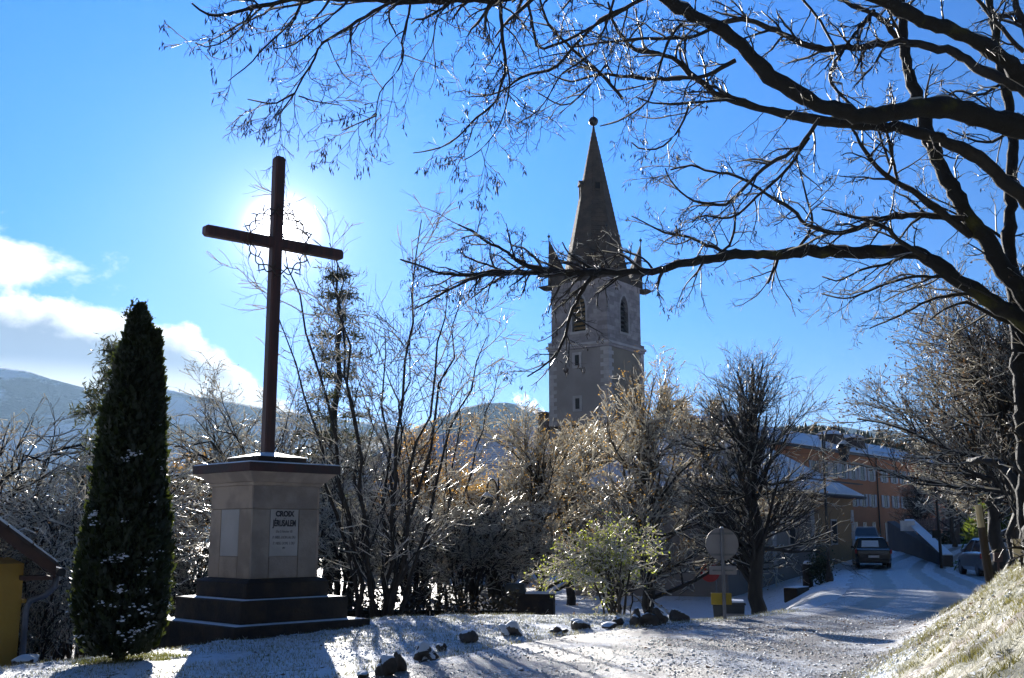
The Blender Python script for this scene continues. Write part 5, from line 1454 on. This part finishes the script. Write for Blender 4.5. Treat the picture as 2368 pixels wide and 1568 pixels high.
for pts, r0, r1, Y0, Y1, tp in LIMBS:
    Q, R = limb(pts, r0, r1, Y0, Y1, tp)
    Lq = np.concatenate([[0], np.cumsum(np.linalg.norm(np.diff(Q, axis=0), axis=1))])
    nn = int(max(8, Lq[-1] / .10)); s = np.linspace(0, Lq[-1], nn)
    Q = np.stack([np.interp(s, Lq, Q[:, k]) for k in range(3)], 1); R = np.interp(s, Lq, R)
    Q[1:-1] += rng.normal(size=(nn - 2, 3)) * np.minimum(R[1:-1] * .22, .012)[:, None]
    R = R * .92 * (1 + .08 * np.convolve(rng.normal(size=nn), [.3, .5, .3], 'same') * 1.5) if r0 > 5 else R
    (trunkV if r0 > 20 else limbV).append(tubes(Q[None], R[None], 12 if r0 > 12 else 6))
    snowV.append(snow_on(Q[None], R[None] * .8, .004, 1.0, .62, .45))
    step = 6
    for a in range(0, nn - step, step):
        chunks.append((Q[a:a + step + 1], R[a:a + step + 1]))
CP_ = np.array([c[0] for c in chunks]); CR_ = np.array([c[1] for c in chunks])
thick = CR_[:, 0] > .055
xm = CP_[:, 0, 0] / CP_[:, 0, 1]
right = xm > .30
S1 = sprout(CP_[~thick], CR_[~thick], 4, .75, .62, 7, .17, -.02, .1, 1, .55, .35, .0042, 0)
S1b = sprout(CP_[thick], CR_[thick], 1, 1.0, .75, 7, .15, .02, .1, 1, .16, .35, .0045, 0)
S2 = sprout(np.concatenate([S1[0], S1b[0]]), np.concatenate([S1[1], S1b[1]]), 4, .7, .30, 6, .18, -.02, .2, 1, .62, .45, .0034, .3)
S3 = sprout(*S2, 4, .7, .15, 4, .18, -.03, .2, 1, .75, .6, .0027, .3)
np_mesh('trunk', *merge([(V - off, F) for V, F in trunkV]), M['bark_moss'], big)
o = np_mesh('branches', *merge([(V - off, F) for V, F in limbV]), M['bark'], big); o['kind'] = 'stuff'
tw = [tubes(*S1, 4), tubes(*S1b, 4), tubes(*S2, 3), tubes(*S3, 3)]
np_mesh('twigs', *merge([(V - off, F) for V, F in tw]), M['twig_dark'], big)
sn = snowV + [snow_on(*S1, .003, .5), snow_on(*S2, .0024, .32), snow_on(*S3, .002, .2)]
np_mesh('snow', *merge([(V - off, F) for V, F in sn if len(V)]), M['twig_snow'], big)['kind'] = 'stuff'
tips = np.concatenate([S2[0][:, -1], S3[0][:, -1]])
pxx = tips[:, 0] / tips[:, 1]
dens_ = np.where(pxx < .0, .13, np.where(pxx < .2, .07, .02))
# pods hang in bunches: only where a slow noise says so
bn_ = vnoise(tips[:, 0] * 2.2, tips[:, 2] * 2.2, 8) > .42
pt = tips[(rng.random(len(tips)) < dens_ * 2) & bn_]
V, F = pods(pt, .085, .0075, 4, .022)
np_mesh('seed_pods', V - off, F, M['pod'], big)

# ------------------------------------------------------------------ arborvitae column beside the monument
rng = np.random.default_rng(5)
ax_, ay_ = at(275, 1512, 15.0)[:2]; az_ = float(gz(ax_, ay_))
av = thing('columnar_conifer', 'dense dark conifer column with snow tufts beside the monument', 'tree', (ax_, ay_, az_))
av.scale = (.93, .93, 1.0)
sc_ = ay_ / FPX
HT = zat(712, ay_) - az_; HT2 = zat(770, ay_) - az_
def prof_r(z, H_):      # half width of the column at a height
    t = np.clip(z / H_, 0, 1)
    return np.interp(t, [0, .02, .06, .14, .30, .55, .75, .88, .96, 1.0], [.10, .36, .52, .62, .58, .46, .36, .21, .10, .0]) * (sc_ / (15.0 / 2500))
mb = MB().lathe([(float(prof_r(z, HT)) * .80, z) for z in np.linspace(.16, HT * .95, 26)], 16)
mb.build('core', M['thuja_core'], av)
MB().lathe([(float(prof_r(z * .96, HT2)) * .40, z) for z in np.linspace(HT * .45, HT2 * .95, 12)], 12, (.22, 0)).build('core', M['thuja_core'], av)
MB().tube([(0, 0, -.2), (.0, 0, .4)], [.10, .08], 10).build('trunk', M['bark'], av)
n = 30000
zz = rng.uniform(0.10, HT, n); a = rng.uniform(0, 2 * pi, n)
lump = 1 + .24 * (vnoise(a * 3.2, zz * 3.0, 4) - .5) + .20 * (vnoise(a * 9, zz * 9, 5) - .5)
r = prof_r(zz, HT) * lump * rng.uniform(.78, 1.04, n)
p = np.stack([r * np.cos(a), r * np.sin(a), zz], 1)
k2 = 7000; z2 = rng.uniform(HT * .5, HT2, k2); a2 = rng.uniform(0, 2 * pi, k2)
r2 = prof_r(z2 * .98, HT2) * rng.uniform(.30, .52, k2)
p = np.vstack([p, np.stack([0.25 + r2 * np.cos(a2), r2 * np.sin(a2), z2], 1)]); a = np.concatenate([a, a2])
d = unit(np.stack([np.cos(a) * .7, np.sin(a) * .7, rng.uniform(.5, 1.5, len(a))], 1) + .35 * rng.normal(size=p.shape))
e = unit(np.cross(d, rng.normal(size=p.shape))); s = (.045 + .09 * rng.random(len(p)) ** 2.2)[:, None]
V = np.stack([p - d * s * .3, p + e * s * .35 + d * s * .35, p + d * s, p - e * s * .35 + d * s * .35], 1).reshape(-1, 3)
nt_ = 420; zt2 = rng.uniform(.2, HT * .99, nt_); at3 = rng.uniform(0, 2 * pi, nt_); rt = prof_r(zt2, HT) * rng.uniform(.9, 1.05, nt_)
c0 = np.stack([rt * np.cos(at3), rt * np.sin(at3), zt2], 1); dd = unit(np.stack([np.cos(at3) * .55, np.sin(at3) * .55, np.full(nt_, 1.0)], 1) + .25 * rng.normal(size=(nt_, 3)))
u_ = rng.random((nt_, 16)); cc_ = c0[:, None] + dd[:, None] * (u_[..., None] * rng.uniform(.08, .24, (nt_, 1, 1))) + rng.normal(size=(nt_, 16, 3)) * .014
V2_, F2_ = leaves(cc_.reshape(-1, 3), .05, 1, .004, -.8)
V = np.vstack([V, V2_])
np_mesh('foliage', V, np.arange(len(V)).reshape(-1, 4), M['thuja'], av, smooth=False)
# snow caught on the sprays: a scatter of soft tufts, thicker low down
nt = 80; zt_ = HT * np.where(rng.random(nt) < .68, rng.uniform(.05, .30, nt), rng.uniform(.3, .85, nt))
at2 = rng.uniform(-pi, .4, nt); at2 = np.where(rng.random(nt) < .55, rng.uniform(-1.5, .2, nt), at2)
keep = vnoise(at2 * 3, zt_ * 3, 9) > .42
zt_, at2 = zt_[keep], at2[keep]
IV1, IF1 = ico(1)
parts_ = []
for z, q in zip(zt_, at2):
    for _ in range(9):
        rr_ = float(prof_r(z, HT)) * 1.0; c = np.array([rr_ * cos(q), rr_ * sin(q), z]) + rng.normal(size=3) * np.array([.05, .05, .022])
        s = rng.uniform(.006, .019)
        v_ = IV1 * (s * np.array([1.3, 1.3, .6])) * (1 + .3 * rng.normal(size=(len(IV1), 1)))
        parts_.append((v_ + c, IF1))
o = np_mesh('snow_tufts', *merge(parts_), M['snow'], av); o['kind'] = 'stuff'

# ------------------------------------------------------------------ trees of the middle distance
def px_x(px, Y): return at(px, 1250, Y)[0]
def tree_h(py_top, x, Y): return zat(py_top, Y) - float(gz(x, Y)) + .1
def plant(px, Y, py_top, label, **kw):
    x = px_x(px, Y); H = tree_h(py_top, x, Y); nm = kw.pop('name', 'bare_tree'); proto = kw.pop('proto', None); rot = kw.pop('rot', 0.0)
    if proto in PROTO:
        return bare_copy(proto, nm, label, x, Y, H, kw.get('group'), kw.get('leaf'), rot, kw.get('spread', 1.0))
    t = bare_tree(nm, label, x, Y, H, **kw)
    if proto: PROTO[proto] = (t, H, kw.get('spread', 1.0))
    return t
LG = 'lindens before the church'
LK = dict(kind='linden', twmat='twig_frost', twig_r=.0055, snow=.021, snow_keep=.42, leaf_size=.065)
plant(1247, 42, 972, 'snow dusted linden with amber top leaves nearest the crook lamp', name='linden_tree', proto='la', group=LG, seed=1, leaf='leaf_gold', leaf_n=.40, spread=1.05, **LK)
plant(1500, 38, 880, 'broad forked linden behind the yellow green bush', name='linden_tree', proto='lb', group=LG, seed=2, leaf='leaf_gold', leaf_n=.36, spread=1.25, **LK)
plant(1318, 47, 1005, 'small slim linden between the two amber leaved ones', name='linden_tree', proto='la', rot=2.1, group=LG, leaf='leaf_gold')
plant(1748, 34, 800, 'tall dark bare tree with thick trunk left of the crook lamp', kind='linden', proto='dk', seed=4, twmat='twig_dark', snow=.005, snow_keep=.4, leaf='leaf_dead', leaf_n=.08, spread=.62, dens=1.1, low=.22, twig_r=.006)
plant(1640, 50, 930, 'bronze leaved linden between forked linden and tall dark tree', name='linden_tree', proto='lb', rot=1.9, group=LG, leaf='leaf_gold', spread=1.2)
plant(1410, 56, 985, 'linden added before the church tower foot to shade the lawn', name='linden_tree', proto='la', rot=4.0, group=LG, leaf='leaf_gold', spread=1.3)  # extra copy added behind the lindens to deepen shade on the church lawn
plant(885, 25.5, 560, 'tall many stemmed bare tree with snowy twigs behind the monument', kind='multi', seed=6, stems=10, spread=.82, dens=.72, snow=.009, twig_r=.0045, snow_keep=.5, proto='ma')
plant(1010, 38, 800, 'smaller bare tree with arching snowy twigs right of the many stemmed one', kind='multi', seed=7, stems=5, spread=1.2, dens=.6, snow=.014, twig_r=.006, snow_keep=.7, proto='mb')
TG = 'amber leaved trees on the slope behind the monument'
plant(985, 52, 985, 'orange leaved tree glowing behind the bare stems', name='leafy_tree', group=TG, proto='lo', seed=8, leaf='leaf_orange', leaf_n=.8, spread=1.0, dens=.7, kind='linden', twig_r=.006, snow=.008, leaf_size=.11)
plant(440, 42, 1075, 'amber leaved tree between the conifer column and monument', name='leafy_tree', group=TG, proto='lo', rot=1.3, leaf='leaf_orange', spread=1.15)
plant(560, 46, 850, 'sparse bare tree with hanging seeds left of the cross post', kind='multi', seed=10, stems=6, leaf='leaf_dead', leaf_n=.35, leaf_size=.07, snow=.009, dens=.8)
plant(1085, 58, 1110, 'russet leaved tree behind the half hidden crook lamp', name='leafy_tree', group=TG, proto='lo', rot=2.7, leaf='leaf_gold', spread=1.3)
plant(1150, 62, 1115, 'golden tree added to shade the church lawn, right of the half hidden crook lamp', name='leafy_tree', group=TG, proto='lo', rot=.4, leaf='leaf_gold', spread=1.4)  # added, like the next two golden trees, to cast shade on the church lawn
plant(1215, 66, 1100, 'golden tree added to shade the church lawn, between the first linden and the tower', name='leafy_tree', group=TG, proto='lo', rot=5.1, leaf='leaf_gold', spread=1.4)
plant(1035, 66, 1090, 'golden tree added for shade, farthest back below the wooded hill', name='leafy_tree', group=TG, proto='lo', rot=3.6, leaf='leaf_gold', spread=1.3)
SH = 'snowy shrubs on the slope'
for i, (px, Y, top, lb) in enumerate([
    (40, 22.5, 1160, 'snowy arching shrub behind the mustard house corner'), (150, 25, 1110, 'taller snowy shrub just left of the conifer column'),
    (-40, 28, 960, 'tall twiggy shrub rising at the left picture edge'), (95, 20.0, 1300, 'low snowy bush between house downpipe and conifer column'),
    (230, 29, 1060, 'twiggy shrub showing behind the conifer column'), (430, 30, 1200, 'low snowy shrub between conifer column and pedestal'),
    (700, 40, 1020, 'dense shrub directly behind the pedestal cap'), (800, 36, 1150, 'dark shrub against the right side of the pedestal'),
    (960, 36, 1180, 'snowy shrub at the foot of the many stemmed tree'), (1080, 38, 1160, 'spreading snowy shrub left of the half hidden lamp'),
    (1160, 40, 1150, 'snow dusted shrub right of the half hidden lamp'), (620, 44, 960, 'far shrub behind the lower cross post')]):
    plant(px, Y, top, lb, name='shrub', twmat='twig_frost', kind='arch', group=SH, proto='sh%d' % (i % 3), rot=i * 1.7, seed=30 + i, stems=22, snow=.011, snow_keep=.7, spread=[.8, .6, .6, .5, .6, .5, .7, .7, .8, .8, .8, .7][i], twig_r=.005, leaf='leaf_dead', leaf_n=.12, leaf_size=.06)
# yellow green bush in the middle
gx, gy = px_x(1425, 23.0), 23.0
rng = np.random.default_rng(91)
gb = bare_tree('green_bush', 'yellow green leafy bush with snow edged branches in the middle', gx, gy, tree_h(1195, gx, gy), kind='arch', seed=60, stems=16, spread=.75, snow=.0085, snow_keep=.95, leaf='leaf_green', leaf_n=.9, leaf_size=.05, twig_r=.005)
# right-hand wood
RG = 'twiggy trees beyond the bank'
plant(2345, 25, 690, 'dense twiggy tree with brown leaves behind the mossy trunk', kind='linden', group=RG, proto='ra', seed=70, leaf='leaf_dead', leaf_n=.30, leaf_size=.07, spread=1.2, snow=.006, snow_keep=.5, dens=1.3, twmat='twig_dark', low=.42, twig_r=.006)
plant(2300, 31, 800, 'twiggy tree with leafy outer shoots reaching over the orange building', proto='ra', rot=2.0, group=RG, spread=1.4)
plant(2205, 72, 1040, 'far spreading tree with snowy crown beside the gate post', kind='linden', proto='fa', seed=72, spread=1.35, snow=.03, twig_r=.02, dens=.9, low=.3)
plant(2290, 66, 1050, 'snowy twiggy tree between the far tree and the carport', proto='fa', rot=1.0, group=RG, spread=1.2)
plant(2130, 84, 1100, 'dark bare tree in front of the far end of orange facade', proto='dk', rot=5.0, group=RG, spread=.9)
plant(2420, 33, 760, 'tall twiggy tree cut by the right picture edge', proto='ra', rot=4.2, group=RG, spread=1.2)

# ------------------------------------------------------------------ conifers
def conifer(name, label, x, y, H, W_, seed, nm='needle', droop=-.10, layers=22, group=None, size=.10, snow=.02, z=None, needle_n=5, per=6):
    global rng
    rng = np.random.default_rng(900 + seed)
    z = float(gz(x, y)) if z is None else z
    t = thing(name, label, 'tree', (x, y, z - .1), 0, group)
    P, R = stem([(0, 0, 0), (0, 0, H * .35), (.01 * H, 0, H * .7), (0, 0, H)], .018 * H, .002 * H, 12, .004 * H)
    np_mesh('trunk', *tubes(P, R, 8), M['bark'], t)
    Bs, Rs = [], []
    for i in range(layers):
        f = (i + .5) / layers; zc = H * (.12 + .87 * f); L = W_ * (1 - f) ** .8 * rng.uniform(.75, 1.15) + .02 * H
        for k in range(per):
            a = 2 * pi * (k + rng.random()) / per; l = L * rng.uniform(.6, 1.1)
            u = np.linspace(0, 1, 7)
            pts = np.stack([l * u * cos(a), l * u * sin(a), zc + l * (.16 * u + droop * 2.4 * u * u)], 1) + rng.normal(size=(7, 3)) * .02 * l
            Bs.append(pts); Rs.append(np.linspace(.010, .003, 7) * (.4 + H / 12))
    B, R = np.array(Bs), np.array(Rs)
    S = sprout(B, R, 9, .9, .30 * W_, 4, .12, -.04, .15, 1, .6, .4, .004, .55, bias=(0, 0, 0))
    np_mesh('branches', *merge([tubes(B, R, 4), tubes(*S, 3)]), M['bark'], t)
    q = np.concatenate([S[0].reshape(-1, 3), B[:, 2:].reshape(-1, 3)])
    V, F = leaves(q, size * 1.9, needle_n, size * .45, -.1, .085)
    np_mesh('crown', V, F, M[nm], t, smooth=False)
    if snow:
        np_mesh('snow', *merge([snow_on(B, R, snow, .8), snow_on(*S, snow * .7, .5)]), M['twig_snow'], t)
    return t
x = px_x(762, 44); conifer('cedar_tree', 'dark layered conifer behind the many stemmed bare tree', x, 44, tree_h(610, x, 44), 3.1, 1, size=.13, snow=.012, layers=15, needle_n=3, per=5, droop=-.05)
x = px_x(255, 36); conifer('cedar_tree', 'conifer whose layered boughs reach out left of the dark column', x, 36, tree_h(790, x, 36), 3.0, 2, size=.12, snow=.014, layers=13, per=5, needle_n=6, droop=-.05)
x = px_x(2345, 52); conifer('conifer_tree', 'green conifer behind the carport at the right edge', x, 52, tree_h(1090, x, 52), 2.6, 3, nm='needle_lit', size=.22, snow=.03)
x = px_x(2270, 92); conifer('conifer_tree', 'dark conifer far back above the snowy slope', x, 92, tree_h(1110, x, 92), 4, 4, size=.35, snow=.03)

# dark wood on the rise behind the orange building: one mass of small conifers
rng = np.random.default_rng(44)
parts_ = []
for i in range(420):
    px = rng.uniform(1840, 2230); Y = rng.uniform(170, 230)
    base = np.interp(px, [1840, 1900, 2000, 2080, 2230], [1022, 1030, 1040, 1058, 1085]) + 26
    c = np.array(at(px, base, Y)); H = rng.uniform(3.2, 5.6); w = H * rng.uniform(.2, .34)
    n = 7; rs = []
    for k_, (rr_, t_) in enumerate(((1, 0), (.55, .35), (.75, .36), (.36, .68), (.48, .69), (.04, 1))):
        a = np.linspace(0, 2 * pi, n, endpoint=False) + k_ * .4
        rs.append(np.stack([w * rr_ * np.cos(a) * rng.uniform(.7, 1.3, n), w * rr_ * np.sin(a) * rng.uniform(.7, 1.3, n), np.full(n, H * t_) + rng.normal(size=n) * .12], 1))
    V = np.concatenate(rs) + c; idx = np.arange(6 * n).reshape(6, n)
    A_, B_ = idx[:-1], idx[1:]
    parts_.append((V, np.stack([A_, np.roll(A_, -1, 1), np.roll(B_, -1, 1), B_], -1).reshape(-1, 4)))
wd = np_mesh('conifer_wood', *merge(parts_), M['needle'], None, smooth=False)
tag(wd, 'dark conifer wood on the rise behind the orange building roof', None, None, 'stuff')
hill('wooded_rise', 'low dark rise under the conifer wood', [(1500, 1085), (1700, 1060), (1840, 1046), (1900, 1050), (2000, 1058), (2080, 1078), (2230, 1100), (2500, 1120)], 200, 60, hm2, 61, .4, .8, 60, 20)

# undergrowth filling the dark slope behind the monument
rng = np.random.default_rng(45)
n = 560
ux = rng.uniform(-15, 1.2, n); uy = rng.uniform(21, 38, n)
ok = uy > np.interp(ux, CREST_X, CREST_Y) + 2.4
ux, uy = ux[ok], uy[ok]; uz = gz(ux, uy)
P = np.stack([ux, uy, uz], 1)[:, None] + np.zeros((1, 5, 1))
d = unit(np.stack([rng.normal(size=len(ux)) * .5, rng.normal(size=len(ux)) * .5, np.ones(len(ux))], 1))
for j in range(1, 5):
    d = unit(d + .15 * rng.normal(size=d.shape)); P[:, j] = P[:, j - 1] + d * rng.uniform(.08, .28, len(ux))[:, None]
R = np.full((len(ux), 5), .009) * np.linspace(1, .4, 5)
S = sprout(P, R, 5, .8, .45, 4, .15, 0, .1, 1, .7, .5, .005, .3)
V, F = leaves(S[0][:, -1], .07, 1, .03)
ug = np_mesh('undergrowth', *merge([tubes(P, R, 3), tubes(*S, 3)]), M['twig'], None); tag(ug, 'tangled brown undergrowth on the slope behind the monument', None, None, 'stuff')
sb = np_mesh('undergrowth_snow', *snow_on(*S, .005, .2), M['twig_snow'], None); tag(sb, 'snow lying on the tangled undergrowth twigs', None, None, 'stuff')
lv = np_mesh('undergrowth_leaves', V, F, M['leaf_dead'], None, smooth=False); tag(lv, 'dry leaves left on the tangled undergrowth', None, None, 'stuff')
# dark evergreen shrub at the foot of the tall lamp
q = gpt(1897, 1335, 41.5)
rng = np.random.default_rng(46)
es = thing('evergreen_shrub', 'dark evergreen shrub at the foot of the tall crook lamp', 'shrub', q)
c = rng.normal(size=(1500, 3)) * np.array([.22, .22, .34]) + np.array([0, 0, .5]); V, F = leaves(c, .09, 1, .01)
np_mesh('foliage', V, F, M['thuja'], es, smooth=False)
MB().tube([(0, 0, -.1), (0, 0, .6)], [.05, .02], 6).build('stem', M['bark'], es)

# clipped dark hedge just behind the brow of the lawn
rng = np.random.default_rng(48)
hx0, hx1 = px_x(780, 26.5), px_x(1195, 26.5)
hd = thing('hedge', 'low dark hedge along the brow right of the monument', 'hedge', ((hx0 + hx1) / 2, 26.5, float(gz((hx0 + hx1) / 2, 26.5))))
hw = (hx1 - hx0) / 2; hz_ = zat(1362, 26.5) - hd.location.z
c = np.stack([rng.uniform(-hw, hw, 9000), rng.normal(size=9000) * .28, rng.uniform(-.3, 1, 9000) ** 1.0], 1)
c[:, 2] = hz_ * np.clip(c[:, 2], -.3, 1) * (.82 + .3 * vnoise(c[:, 0] * 1.7, c[:, 1] * 0 + 3, 12)) + rng.normal(size=9000) * .03
V, F = leaves(c, .085, 1, .01)
np_mesh('foliage', V, F, mat('hedge_leaf', (.020, .018, .010), .6, (.045, .034, .016), 1.5, transl=.15), hd, smooth=False)
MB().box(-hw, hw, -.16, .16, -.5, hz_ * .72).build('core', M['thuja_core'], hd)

for o in list(COL.objects):
    if o.parent and o.type == 'MESH' and o.name.split('.')[0] == 'snow':
        o['kind'] = 'stuff'
